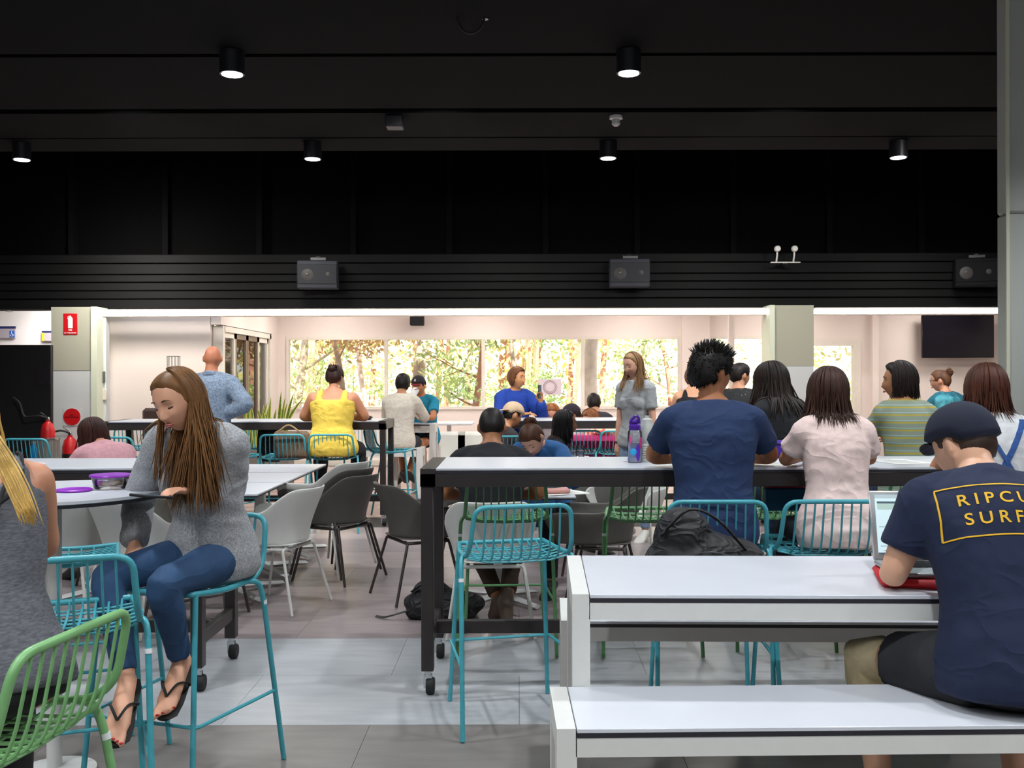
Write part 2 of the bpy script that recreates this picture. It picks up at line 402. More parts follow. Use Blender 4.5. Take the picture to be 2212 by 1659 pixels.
# folding glass doors in the left side wall
zd = Z(710, 14.3)+.05
dd = tag(struct(MB().box(-4.34, -4.22, 14.3, 17.0, zd-.08, zd).box(-4.36, -4.22, 14.22, 14.32, 0, zd).box(-4.36, -4.22, 16.92, 17.02, 0, zd), 'door_1', ALU), kind='structure')
for k in range(4):
    ya = 14.32+.65*k; yb = ya+.63
    d = MB().box(-4.31, -4.25, ya, ya+.06, 0.02, zd-.08).box(-4.31, -4.25, yb-.06, yb, 0.02, zd-.08).box(-4.31, -4.25, ya, yb, .02, .12).box(-4.31, -4.25, ya, yb, zd-.16, zd-.08).build('door_leaf', ALU if k in (0, 3) else BRONZE, dd, smooth=False)
    MB().box(-4.285, -4.277, ya+.06, yb-.06, .12, zd-.16).build('pane', GLASS, d, smooth=False)
# corridor beyond the left pillar
struct(MB().box(-9, -5.5, 16.0, 16.1, 0, 3.1), 'wall_corridor', mat('corridor white', '#E6E2E0', .6, var=.02))
def box_thing(name, label, cat, bxs, m, group=None):
    mb = MB()
    for b in bxs: mb.box(*b)
    return tag(mb.build(name, m), label, cat, group)
part_ = thing('partition_screen', 'tall black freestanding partition screen left of the pillar', 'screen', (-6.9, 12.6, 0))
MB().box(-1.4, X(111, 12.6)+6.9, 0, .06, 0.05, Z(742, 12.6), .01).build('board', DBLACK, part_)
MB().box(-1.4, -.05, -.01, .07, 0, .05).build('base', BLACKM, part_, smooth=False)
MB().box(X(82, 12.6)+6.9, X(109, 12.6)+6.9, -.008, 0, Z(828, 12.6), Z(785, 12.6)).build('notice', mat('dark notice', '#1D1B22', .4, var=.3, scale=30), part_, smooth=False)
def text(s, size, loc, rot, m, name, parent=None, align='CENTER', extrude=.002, bold=0, spacing=1.0):
    c = bpy.data.curves.new(name, 'FONT'); c.body = s; c.size = size; c.align_x = align; c.align_y = 'CENTER'; c.extrude = extrude; c.offset = bold; c.space_character = spacing
    c.resolution_u = 3
    o = bpy.data.objects.new(name, c); COL.objects.link(o)
    dg = bpy.context.evaluated_depsgraph_get(); dg.update(); me = bpy.data.meshes.new_from_object(o.evaluated_get(dg)); bpy.data.objects.remove(o)
    me.materials.clear(); o = bpy.data.objects.new(name, me); COL.objects.link(o); me.materials.append(m); o.location = loc; o.rotation_euler = rot
    if parent: o.parent = parent
    return o
SIGNW = mat('sign white', '#F2F2F2', .5); SIGNR = mat('sign red', '#C4141C', .4, var=.03); SIGNB = mat('sign blue', '#1560C0', .4); NAVYS = mat('sign navy', '#23285C', .5); LILAC = mat('sign grey lilac', '#A79FA8', .5); YEL = mat('sign yellow', '#E8C321', .5)
UP = (PI/2, 0, 0)
CY = 15.95
s1 = thing('toilet_sign', 'grey and navy wall sign with blue wheelchair symbol, above black screen', 'sign', (X(8, CY), CY, Z(714, CY)))
MB().box(X(0, CY)-X(8, CY)-.3, X(33, CY)-X(8, CY), 0, .03, -.10, .05).build('panel', LILAC, s1, smooth=False)
MB().box(X(0, CY)-X(8, CY)-.3, X(33, CY)-X(8, CY), -.002, .03, .05, .09).build('stripe', NAVYS, s1, smooth=False)
b_ = MB().box(.10, .175, -.006, 0, -.09, .015, .004).build('symbol_plate', SIGNB, s1)
mb = MB().tube([(.137+.022*math.cos(t), -.009, -.05+.022*math.sin(t)) for t in np.linspace(-3.4, .4, 9)], .0035, 6).tube([(.132, -.009, -.005), (.132, -.009, -.035), (.150, -.009, -.037), (.158, -.009, -.062)], .004, 6).ell((.132, -.009, .003), (.006, .003, .006))
mb.build('wheelchair_symbol', SIGNW, b_)
s2 = thing('direction_sign', 'sign with yellow block and navy top edge beside the left pillar', 'sign', (X(100, CY), CY, Z(723, CY)))
MB().box(-.07, .25, 0, .03, -.08, .05).build('panel', LILAC, s2, smooth=False)
MB().box(-.07, -.03, -.003, .0, -.08, .05).build('yellow_block', YEL, s2, smooth=False)
MB().box(-.07, .25, -.003, .03, .05, .08).build('stripe', NAVYS, s2, smooth=False)
CF = 13.5
s3 = thing('extinguisher_sign', 'red fire extinguisher sign high on the left pillar', 'sign', (X(153, CF), CF, Z(698, CF)))
MB().box(-.095, .095, -.012, -.0045, -.145, .145, .004).build('panel', SIGNR, s3)
k_ = MB().lathe([(0, -.055), (.03, -.055), (.033, -.045), (.033, .07), (.022, .095), (.01, .102), (.01, .115), (0, .115)], (0, 0, 0), 14).build('extinguisher_symbol', SIGNW, s3); k_.scale = (1, .12, 1); k_.location = (0, -.013, 0)
MB().tube([(-.005, -.015, .112), (-.03, -.015, .105), (-.035, -.015, .07)], .004, 6).build('hose_symbol', SIGNW, s3)
text('FIRE', .03, (0, -.014, -.082), UP, SIGNW, 'lettering', s3)
text('EXTINGUISHER', .024, (0, -.014, -.118), UP, SIGNW, 'lettering', s3)
s4 = thing('red_disc_sign', 'round red sign on a white plate low on the left pillar', 'sign', (X(156, CF), CF, Z(898, CF)))
MB().box(-.12, .12, -.008, -.002, -.12, .12).build('plate', COLW, s4, smooth=False)
MB().lathe([(0, -.014), (.115, -.014), (.115, -.008), (0, -.008)], (0, 0, 0), 28, 'y').build('disc', SIGNR, s4)
text('FIRE\nEXTINGUISHER', .026, (0, -.016, .01), UP, mat('dark red ink', '#7E0C10', .5), 'lettering', s4)
HOSE = mat('black hose', '#18181A', .5)
def extinguisher(px, py, Y, s, label):
    e = thing('fire_extinguisher', label, 'extinguisher', (X(px, Y), Y, Z(py, Y)-.5*s), group='fire extinguishers by the left pillar')
    MB().lathe([(0, 0), (.085*s, 0), (.09*s, .02), (.09*s, .36*s), (.07*s, .44*s), (.03*s, .48*s), (.03*s, .5*s), (0, .5*s)], m=20).build('cylinder', SIGNR, e)
    MB().lathe([(.092*s, .16*s), (.0925*s, .17*s), (.0925*s, .27*s), (.092*s, .28*s)], m=20).build('band', mat('black label', '#1C1213', .5), e)
    MB().box(-.02, .02, -.02, .02, .5*s, .54*s, .005).tube([(-.02, 0, .53*s), (-.09, 0, .56*s)], .008).tube([(-.02, 0, .55*s), (-.09, 0, .60*s)], .008).build('valve', CHROME, e)
    MB().tube(catmull([(0, -.02, .53*s), (-.1, -.05, .56*s), (-.26, -.06, .55*s), (-.33, -.04, .72*s), (-.42, -.02, .80*s)]), .013).build('hose', HOSE, e)
    return e
extinguisher(151, 938, 13.39, 1.1, 'red extinguisher with black band, nearest the pink-jumper woman')
extinguisher(103, 905, 12.5, .95, 'red extinguisher half against the black screen')
# ceiling equipment
LENS = mat('lit lamp lens', '#FFFFFF', .4, emit='#EAF2FF', es=12)
LB = mat('lamp housing black', '#15161C', .4, var=.1)
names = {(9.55, 0): 'black cylinder downlight at far left, second row', (9.55, 1): 'black cylinder downlight above the yellow-topped woman, second row', (9.55, 2): 'black cylinder downlight in second row, behind the smoke detector', (9.55, 3): 'black cylinder downlight in second row, near the right pillar',
 (6.9, 1): 'larger black cylinder downlight in the front row, left one', (6.9, 2): 'larger black cylinder downlight in the front row, right one'}
proto = None
for (ly, i), lab in names.items():
    lx = (-4.76, -1.97, .80, 3.65)[i]
    lx = {(6.9, 1): -1.98, (6.9, 2): .77, (9.55, 2): .865}.get((ly, i), lx)
    if proto is None:
        proto = thing('ceiling_downlight', lab, 'ceiling light', (lx, ly, 3.62), group='round ceiling downlights')
        MB().lathe([(.078, .0), (.085, 0), (.086, .155), (.075, .158), (0, .158)]).build('housing', LB, proto)
        MB().lathe([(0, -.004), (.070, -.004), (.072, .001), (0, .001)]).build('lens', LENS, proto)
    else: dup(proto, (lx, ly, 3.62), 0, lab)
sm = thing('smoke_detector', 'small white smoke detector hanging from the black ceiling', 'detector', (X(1332, 8.5), 8.5, 3.78))
sm.location = (X(1332, 8.62), 8.62, 3.78)
MB().lathe([(0, 0), (.055, 0), (.057, -.025), (.03, -.03), (.036, -.04), (.036, -.07), (.022, -.085), (0, -.085)]).build('body', WFRAME, sm)
MB().box(-.02, .02, -.02, .02, -.0, -.001).build('mount', WFRAME, sm)
dm = thing('dome_camera', 'white dome with a black cable loop at the top edge of the ceiling', 'camera', (X(1050, 6.02), 6.02, 3.78))
dm.location = (X(1050, 6.3), 6.3, 3.92)
MB().lathe([(0, 0), (.05, 0), (.06, -.02), (.055, -.05), (.04, -.07), (0, -.08)]).build('dome', WFRAME, dm)
MB().tube([(-.09+.085*math.cos(t), -.03, -.065+.11*math.sin(t)) for t in np.linspace(-PI, 0.4, 14)], .008).build('cable', HOSE, dm)
dm.location.z = 3.86 - .005
bxx = box_thing('ceiling_box', 'small black box hanging under the ceiling left of centre', 'fitting', [(X(835, 8.6), X(872, 8.6), 8.55, 8.7, 3.68, 3.78, .008)], LB)
# speakers on the fascia
SPK = mat('speaker grey blue', '#1D212C', .7, var=.08, scale=12); SPF = mat('speaker grille', '#151920', .75, var=.1, scale=200)
def speaker(px, py, rz, lab, m1=SPK, m2=SPF):
    Y = 13.45
    s = thing('wall_speaker', lab, 'speaker', (X(px, Y), Y, Z(py, Y)), rz, 'speakers on the black fascia')
    MB().box(-.27, .27, -.02, .2, -.19, .19, .012).build('cabinet', m1, s)
    MB().box(-.26, .26, -.03, -.02, -.13, .14, .006).build('grille', m2, s)
    MB().lathe([(0, -.036), (.075, -.034), (.085, -.03), (0, -.03)], (-.13, 0, -.01), 22, 'y').build('woofer', mat('woofer cone', '#2A282A', .6, var=.2), s)
    MB().ell((-.13, -.036, .0), (.022, .012, .022)).build('cone_cap', mat('cone cap', '#4A463F', .4), s)
    MB().lathe([(0, -.034), (.03, -.033), (.035, -.03), (0, -.03)], (.15, 0, .0), 18, 'y').build('tweeter', mat('woofer cone', '', .6), s)
    MB().box(-.1, .12, .02, .08, .19, .24, .008).box(-.02, .03, .05, .4, .2, .25).build('bracket', LB, s)
speaker(686, 592, math.radians(4), 'grey box speaker on the fascia above the yellow-topped woman')
speaker(1361, 590, math.radians(-2), 'grey box speaker on the fascia above the standing girl')
DSP = mat('dark speaker', '#0A0B10', .8, var=.1, spec=.2); speaker(2110, 590, math.radians(-16), 'dark box speaker on the fascia beside the right pillar', DSP, DSP)
em = thing('emergency_light', 'twin-headed white emergency light above the fascia', 'emergency light', (X(1698, 13.4), 13.4, Z(568, 13.4)))
MB().box(-.2, .2, .0, .03, -.008, .008, .003).build('base', WFRAME, em); MB().box(-.03, .03, .03, .42, -.02, .0).build('bracket', LB, em)
for sx in (-1, 1):
    hd = MB().lathe([(0, -.05), (.035, -.05), (.043, -.03), (.043, 0), (.025, .04), (0, .045)], (sx*.115, 0, .18), 18, 'y').build('lamp_head', WFRAME, em)
    MB().lathe([(0, -.056), (.028, -.054), (.03, -.05), (0, -.05)], (sx*.115, 0, .18), 18, 'y').build('lens', CHAIRW, hd)
    MB().tube([(sx*.115, .0, .15), (sx*.115, .0, .09), (sx*.115, .05, .01)], .012).build('stem', WFRAME, em)
ws = thing('small_speaker', 'small black speaker on the back wall under the strip light', 'speaker', (X(901, 17.3), 17.3, Z(692, 17.3)))
MB().box(-.12, .12, -.05, .1, -.085, .085, .01).build('cabinet', SPF, ws); MB().box(-.03, .03, .1, .2, -.03, .03).build('bracket', LB, ws); MB().box(-.11, .11, -.055, -.05, -.075, .075, .003).build('grille', LB, ws)
ys = thing('ceiling_end_cap', 'small pale oval fitting under the fascia at far left', 'fitting', (X(20, 13.6), 13.6, Z(670, 13.6)))
MB().ell((0, 0, 0), (.05, .03, .012)).build('cap', WFRAME, ys)
# television
tv = thing('television', 'large black television on the white wall at right', 'television', (X(2069, 17.2), 17.2, Z(729, 17.2)), math.radians(-3))
MB().box(-.61, .61, -.02, .05, -.37, .37, .01).build('bezel', mat('tv bezel', '#101012', .3), tv)
MB().box(-.60, .60, -.024, -.0205, -.35, .36).build('screen', mat('tv screen', '#15131A', .12), tv)
MB().box(-.2, .2, .05, .28, -.2, .2).build('bracket', LB, tv)
# heater on left wall
ht_ = thing('patio_heater', 'tall wire-cage heater standing by the white left wall', 'heater', (X(375, 13.6), 13.6, 0))
WIRE = mat('grey wire', '#8D908C', .4, metal=.6)
mb = MB()
for k in range(12):
    a = 2*PI*k/12; mb.tube([(.085*math.cos(a), .085*math.sin(a), 1.2), (.085*math.cos(a), .085*math.sin(a), 1.83)], .004, 5)
for z in (1.2, 1.36, 1.52, 1.83): mb.tube([(.085*math.cos(a), .085*math.sin(a), z) for a in np.arange(16)*PI/8], .005, 5, close=True)
mb.build('cage', WIRE, ht_)
MB().lathe([(0, 1.6), (.06, 1.6), (.06, 1.68), (0, 1.68)]).lathe([(0, 0), (.2, 0), (.2, .05), (.03, .08), (.03, 1.2), (0, 1.2)]).build('post', WIRE, ht_)
bd = thing('brown_armchair', 'dark brown padded chair back against the white left wall', 'chair', (X(340, 13.2), 13.2, 0))
BRN = mat('brown leather', '#3A2A26', .55, var=.12)
MB().box(-.26, .26, .12, .22, .3, 1.13, .04).build('backrest', BRN, bd); MB().box(-.26, .26, -.3, .2, .34, .46, .04).build('seat', BRN, bd)
for sx in (-.22, .22):
    for sy in (-.25, .17): MB().tube([(sx, sy, 0), (sx, sy, .35)], .02).build('leg', BLACKM, bd)

# ------------------------------------------------------------------ outside
PAVE = mat('outside paving', '#B9A9A0', .8, var=.1, scale=3)
struct(MB().box(-30, 30, 17.75, 60, -.3, -.1), 'ground', PAVE)
def hedgebank(x0, x1, y, h, n, m, lab, seed):
    r = np.random.default_rng(seed)
    c = np.column_stack([r.uniform(x0, x1, n), y + r.normal(0, .5, n), np.abs(r.uniform(0, h, n))]); c[:, 2] -= .1
    return c
def leafmesh(C, s, seed, name, m, parent):
    r = np.random.default_rng(seed); n = len(C)
    a = r.normal(size=(n, 3)); a /= np.linalg.norm(a, axis=1)[:, None]; b = np.cross(a, r.normal(size=(n, 3))); b /= np.linalg.norm(b, axis=1)[:, None]
    L = s*r.uniform(.6, 1.3, n)[:, None]
    V = np.stack([C - a*L, C + b*L*.4, C + a*L, C - b*L*.4], 1).reshape(-1, 3)
    me = bpy.data.meshes.new(name); me.from_pydata(V.tolist(), [], [(4*i, 4*i+1, 4*i+2, 4*i+3) for i in range(n)])
    o = link(name, me, m, parent, smooth=False); o['kind'] = 'stuff'; return o
LEAF = [mat('leaf pale green', '#CFE0A0', .7, var=.25, scale=2), mat('leaf yellow green', '#E2D98E', .7, var=.25, scale=2), mat('leaf russet', '#DDB184', .7, var=.25, scale=2), mat('leaf olive', '#A9C67C', .7, var=.25, scale=2)]
BARK = [mat('russet bark', '#BE8672', .8, var=.2, scale=9), mat('pale gum bark', '#D8C4BA', .8, var=.15, scale=4), mat('grey bark', '#B09A8E', .8, var=.2, scale=9)]
def tree(px, Y, kind, lab, seed, h=6, r0=.16, lean=0, leaf=0, n=5000, low=1.0, spread=1.6, nb=9):
    r = np.random.default_rng(seed); t = thing(kind, lab, 'tree', (X(px, Y), Y, -.1), group='trees outside the windows')
    P = [np.array([lean*z + .12*math.sin(z*1.3+seed), 0, z]) for z in np.linspace(0, h, 9)]
    MB().tube(catmull(P, 3), np.linspace(r0, r0*.35, 25), 9).build('trunk', BARK[leaf % 3 if leaf < 3 else 2], t)
    mb = MB(); tips = []
    for k in range(nb):
        z = low + (h-low)*(k+.5*r.random())/nb; b = np.array([lean*z + .12*math.sin(z*1.3+seed), 0, z]); a = r.uniform(0, 2*PI)
        d = np.array([math.cos(a), math.sin(a)*.7, r.uniform(.25, .8)]); L = spread*r.uniform(.6, 1.2)
        pts = [b, b+d*L*.5+(0, 0, -.04), b+d*L]
        mb.tube(catmull(pts, 4), np.linspace(r0*.35, r0*.08, 9), 6); tips += [b+d*L*q for q in (.5, .7, .85, 1)]
        for q in range(3):
            d2 = d + r.normal(0, .6, 3); p = b+d*L*(.4+.2*q); e = p+d2*L*.45
            mb.tube([p, lerp(p, e, .5)+r.normal(0, .04, 3), e], [r0*.14, r0*.1, r0*.04], 5); tips += [e, lerp(p, e, .6)]
    mb.build('branches', BARK[leaf % 3 if leaf < 3 else 2], t)
    tips = np.array(tips); C = tips[r.integers(0, len(tips), n)] + r.normal(0, .28, (n, 3))*np.array([1, 1, .7])
    leafmesh(C, .075, seed, 'foliage', LEAF[leaf], t)
tree(915, 22, 'pine_tree', 'russet-barked tree behind the cap-wearing drinker', 3, 6, .17, 0, 2, 4200, 2.0, 1.9, 10)
tree(765, 21, 'pine_tree', 'thin leaning tree seen right of the woman in yellow', 5, 5, .08, -.22, 2, 5200, 1.9, 1.9, 9)
tree(790, 24, 'pine_tree', 'slim tree close behind the thin leaning one', 8, 6, .08, -.02, 1, 3500, 2.2, 1.5, 8)
tree(1030, 21, 'gum_tree', 'forked tree left of the man in the blue jumper', 11, 5, .09, .0, 0, 1800, 1.0, 1.0, 8)
tree(1105, 25, 'gum_tree', 'tree above the man in the blue jumper', 13, 6, .08, .02, 3, 4500, 2.3, 1.9, 8)
tree(1282, 20.5, 'gum_tree', 'broad pale trunk right of the window poster', 15, 6, .19, .02, 1, 300, 4.0, 1.0, 5)
tree(1262, 26, 'gum_tree', 'pale trunk behind the third window post', 17, 7, .17, -.01, 1, 900, 3.4, 1.4, 5)
tree(1440, 23, 'gum_tree', 'leafy tree behind the standing girl', 19, 5.5, .07, -.03, 0, 3600, .6, 1.2, 9)
tree(650, 27, 'pine_tree', 'dense tree at the left end of the long window', 23, 6, .14, 0, 3, 7000, 1.2, 2.4, 11)
tree(1620, 25, 'gum_tree', 'sunlit tree in the second window', 29, 5, .1, 0, 1, 2200, .5, 1.5, 8)
tree(1840, 23, 'gum_tree', 'yellow-leaved tree in the right-hand window', 31, 5, .1, 0, 1, 3200, .5, 1.4, 9)
t_ = tree
r = np.random.default_rng(77); cen = np.column_stack([r.uniform(-17, 4.5, 420), r.uniform(33, 38, 420), r.uniform(-.1, 6.5, 420)])
C = cen[r.integers(0, 420, 11000)] + r.normal(0, .45, (11000, 3)); C[:, 2] = np.maximum(C[:, 2], -.1)
for q, (m_, lab) in enumerate(((0, 'pale green tree line far behind the window trees'), (1, 'yellow-green tree line far behind the window trees'))):
    tl = thing('tree_line', lab, 'trees', (0, 0, 0), group='far tree lines'); tl['kind'] = 'stuff'
    leafmesh(C[q::2], .17, 60+q, 'foliage', LEAF[m_], tl)
    mb = MB()
    for w_ in cen[q:60:2]: mb.tube([(w_[0], w_[1], -.1), (w_[0]+.2, w_[1], 3.5), (w_[0]+.1, w_[1], 6)], [.12, .1, .05], 6)
    mb.build('trunks', BARK[0], tl)['kind'] = 'stuff'
for k, (x0, x1, yy, hh, n, lf, lab) in enumerate(((-9, -3.4, 27, 1.9, 5200, 0, 'low pale green shrubs below the russet trees'), (-2.4, 1.2, 27.5, 1.6, 3600, 3, 'green shrubs behind the forked tree'), (2.2, 9.5, 25, 1.5, 4200, 0, 'pale shrubs right of the gum trunks'))):
    r = np.random.default_rng(40+k); cen = np.column_stack([r.uniform(x0, x1, 60), yy+r.normal(0, .5, 60), r.uniform(0, hh, 60)])
    C = cen[r.integers(0, 60, n)] + r.normal(0, .2, (n, 3)); C[:, 2] = np.maximum(C[:, 2], -.05)
    sh = thing('shrub_bed', lab, 'shrubs', (0, 0, 0), group='shrubs outside'); leafmesh(C, .06, 50+k, 'foliage', LEAF[lf], sh)
    for q in cen[::6]: MB().tube([(q[0], q[1], -.1), (q[0]+.05, q[1], max(.2, q[2]))], [.02, .01], 5).build('stem', BARK[2], sh)
# a tree outside the folding doors
tree(470, 20.5, 'gum_tree', 'golden-leaved tree outside the folding doors', 37, 5, .1, 0, 1, 3200, .8, 1.3, 9)
bpy.data.objects[-1] if False else None
# ------------------------------------------------------------------ wire stools
def make_stool(m, clip=CLIP):
    t = thing('bar_stool', 'stool', 'stool', (0, 0, -50), 0, None)
    zs = .745; R = .0105
    hoop = [(-.20, .20, zs), (-.225, .05, zs-.012), (-.228, -.14, zs-.004), (-.222, -.205, zs+.05), (-.208, -.245, .965), (.208, -.245, .965), (.222, -.205, zs+.05), (.228, -.14, zs-.004), (.225, .05, zs-.012), (.20, .20, zs)]
    fr = MB().tube(fillet(hoop, .055, 5), R, 10).tube(fillet([(-.20, .19, zs), (-.20, .212, zs), (.20, .212, zs), (.20, .19, zs)], .02), R, 10).build('seat_frame', m, t)
    xs = np.linspace(-.165, .165, 9)
    for x in xs:
        s = 1-(x/.23)**2*.25
        p = [(x*.97, -.247, .962), (x, -.215, zs+.06), (x, -.185, zs-.012*s), (x, -.10, zs-.028*s), (x, .06, zs-.03*s), (x, .18, zs-.008), (x, .212, zs+.002)]
        MB().tube(fillet(p, .03, 3), .0045, 6).build('rod', m, t)
    for y in np.linspace(-.15, .165, 7):
        k = .016 if y < .1 else .008
        xw = .222 if y < .05 else .205
        MB().tube([(-xw, y, zs-.01), (-.14, y, zs-.012-k), (0, y, zs-.016-k), (.14, y, zs-.012-k), (xw, y, zs-.01)], .0042, 6).build('cross_rod', m, t)
    for sx in (-1, 1):
        MB().tube(fillet([(sx*.20, .195, zs), (sx*.203, .20, zs-.03), (sx*.235, .265, 0.004)], .02), R, 10).build('leg', m, t)
        l = MB().tube(fillet([(sx*.222, -.07, zs-.004), (sx*.248, -.13, zs-.012), (sx*.252, -.155, zs-.08), (sx*.268, -.275, 0.004)], .045, 5), R, 10).build('leg', m, t)
        MB().tube([(sx*.2526, -.158, zs-.09), (sx*.2530, -.161, zs-.105)], R*1.12, 10).build('clip', clip, l)
    zf = .29
    fx = .2235; fy = .2395; rx = .2616; ry = -.229
    fo = MB().tube(fillet([(-rx, ry, zf), (-fx-.012, fy, zf), (fx+.012, fy, zf), (rx, ry, zf)], .02), .007, 8).build('footrest', m, t)
    return t
# ------------------------------------------------------------------ shell chairs
def make_shell(m, lm):
    t = thing('shell_armchair', 'chair', 'chair', (0, 0, -50), 0, None)
    nu, nv = 37, 9; V = []
    for i in range(nu):
        u = -1+2*i/(nu-1); a = u*PI*.5*1.0; au = abs(u)
        # plan: U shape open to +y
        if au < .5:
            th = au/.5*PI/2; px = .265*math.sin(th); py = -.235*math.cos(th)
        else:
            px = .265+.012*math.sin((au-.5)*2*PI); py = (au-.5)/.5*.36
        px *= 1 if u > 0 else -1
        sm = lambda x: x*x*(3-2*x)
        top = .80 - .155*sm(min(1, max(0, (au-.22)/.36))) if au < .93 else .645-.03*((au-.93)/.07)
        for j in range(nv):
            v = j/(nv-1)
            z = .435 + (top-.435)*v
            k = .80 + .20*sm(v) + (.035*v*v if au < .45 else 0)
            fwd = (1-v)*.03 if au > .5 else 0
            inner = 1.0
            # cut away behind: narrower low down at rear corners
            V.append((px*k, py*k - (.06*v*v if au < .5 else .06*v*v*(1-(au-.5)*2)) + fwd*0, z))
    mb = MB().grid(V, nu, nv)
    # seat pan
    S = []
    for i in range(13):
        y = -.19 + .40*i/12
        hw = .212*(1-max(0, (-y-.02)/.19)**2*.42)
        for j in range(11):
            x = -hw+2*hw*j/10
            S.append((x, y, .435 - .018*(1-(j/5-1)**2)*(1-(i/6-1)**2) - (.02*max(0, (i-9)/3)**2)))
    mb.grid(S, 13, 11)
    me = mb.mesh('shell'); bm = bmesh.new(); bm.from_mesh(me); bmesh.ops.recalc_face_normals(bm, faces=bm.faces); bm.to_mesh(me); bm.free()
    link('shell', me, m, t, solid=.012, subd=1, angle=60)
    MB().tube(fillet([(-.19, .16, .405), (-.19, -.15, .405), (.19, -.15, .405), (.19, .16, .405)], .03, close=True), .011, 8, close=True).build('seat_frame', lm, t)
    for sx in (-1, 1):
        for y, yy in ((.15, .235), (-.15, -.255)):
            l = MB().tube(fillet([(sx*.15, y, .412), (sx*.195, y, .405), (sx*.255, yy, .004)], .03), .010, 8).build('leg', lm, t)
    return t
STT = make_stool(TEAL); STG = make_stool(GREEN); STD = make_stool(DGREEN)
SHW = make_shell(CHAIRW, mat('white steel tube', '#D9D7D2', .4)); SHG = make_shell(CHAIRG, mat('dark brown steel tube', '#3A3230', .4))
used = {}
def place(proto, loc, rz, label, group):
    """the first use moves the prototype itself, later ones copy it"""
    if proto.name not in used:
        used[proto.name] = 1; proto.location = loc; proto.rotation_euler = (0, 0, rz); proto['label'] = label; proto['group'] = group; return proto
    return dup(proto, loc, rz, label, group)
D2 = math.radians
GB = 'wire bar stools'
place(STT, (-.035, 4.44, 0), D2(13), 'empty teal wire stool at the dark table, beside its wheeled left legs', GB)
place(STT, (X(1532, 4.55), 4.58, 0), D2(-1), 'teal wire stool under the man in the navy T-shirt', GB)
place(STT, (X(1768, 4.55), 4.58, 0), D2(0), 'teal wire stool under the girl in the pale pink top', GB)
place(STT, (2.10, 4.60, 0), D2(2), 'teal wire stool under the girl in denim braces, behind the laptop user', GB)
place(STG, (-1.185, 2.16, 0), D2(82), 'light green wire stool in the bottom left corner, nearest the camera', GB)
place(STT, (-1.46, 3.20, 0), D2(20), 'teal wire stool between the green stool and the round table', GB)
place(STT, (-1.97, 4.32, 0), D2(-68), 'teal wire stool on the far side of the white round table', GB)
place(STT, (-1.272, 3.76, 0), D2(162), 'teal wire stool under the woman in the grey jumper', GB)
place(STD, (-.075, 5.62, 0), D2(2), 'green wire stool under the dark table, behind the empty teal one', GB)
place(STD, (.72, 5.62, 0), D2(0), 'green wire stool under the dark table, beside the black backpack', GB)
place(STD, (1.48, 5.72, 0), D2(-3), 'green wire stool under the black-jacketed girl', GB)
place(STD, (2.28, 5.72, 0), D2(-3), 'green wire stool under the girl in the striped top', GB)
GF = 'teal wire stools around the far tables'
far = [(-1.84, 9.95, 2, 'teal wire stool under the woman in the yellow top'), (-2.32, 9.95, 3, 'teal wire stool with a brown woven bag hung in it'),
 (X(540, 11.3), 11.3, 180, 'teal wire stool beyond the far dark table, behind the bald man'), (X(915, 11.3)-.6, 11.2, 200, 'teal wire stool across the far table from the yellow-topped woman'),
 (X(842, 10.7), 10.75, -95, 'teal wire stool at the right end of the far dark table'), (X(93, 9.4), 9.35, -6, 'teal wire stool holding the blue bottle'),
 (X(305, 11.3), 11.3, 0, 'teal wire stool nearest the brown armchair'), (X(268, 9.6), 9.6, -8, 'teal wire stool beside the pink-jumper woman'),
 (X(1250, 10.6), 10.6, 0, 'teal wire stool in front of the magenta ottoman'), (X(1330, 10.6), 10.5, 6, 'teal wire stool behind the standing girl'),
 (X(1110, 9.6), 9.6, 5, 'teal wire stool behind the denim-jacketed woman'), (X(500, 10.0), 10.0, -20, 'teal wire stool half behind the bald man')]
for x, y, a, l in far: place(STT, (x, y, 0), D2(a), l, GF)
GC = 'shell armchairs'
def sh(p, x, y, z, a, l): return place(p, (x, y, z), D2(a), l, GC)
sh(SHW, -1.60, 6.62, 0, 72, 'white shell armchair nearest the camera at the left dining tables')
sh(SHG, -1.36, 7.52, 0, 62, 'grey shell armchair, bottom one of the stack')
for p_, k_, l_ in ((SHG, 1, 'grey shell armchair, middle one of the stack'), (SHW, 2, 'white shell armchair, topmost of the stack')):
    q_ = sh(p_, -1.36-.030*k_, 7.52+.016*k_, .045*k_, 62, l_); q_.scale = (1-.045*k_, 1-.03*k_, 1)
sh(SHG, X(900, 6.85), 6.88, 0, -62, 'grey shell armchair left of the table in the middle, beside the black bag')
sh(SHW, -.17, 5.98, 0, 2, 'white shell armchair under the man in the black T-shirt')
sh(SHG, .56, 6.62, 0, 80, 'grey shell armchair at the right end of the middle dining table')
sh(SHG, .62, 7.75, 0, 170, 'dark grey shell armchair behind the denim-jacketed woman')
sh(SHW, X(1370, 8.0), 8.0, 0, 150, 'white shell armchair under the dark table, in front of the standing girl')
sh(SHW, -2.85, 6.1, 0, 10, 'white shell armchair behind the round table, on the left')
sh(SHW, -2.3, 6.05, 0, -25, 'white shell armchair behind the round table, near the grey jumper')
sh(SHG, -2.0, 6.2, 0, 0, 'grey shell armchair tucked in behind the grey-jumpered woman')
sh(SHG, X(1035, 8.4), 8.5, 0, 160, 'grey shell armchair behind the man in the black T-shirt')
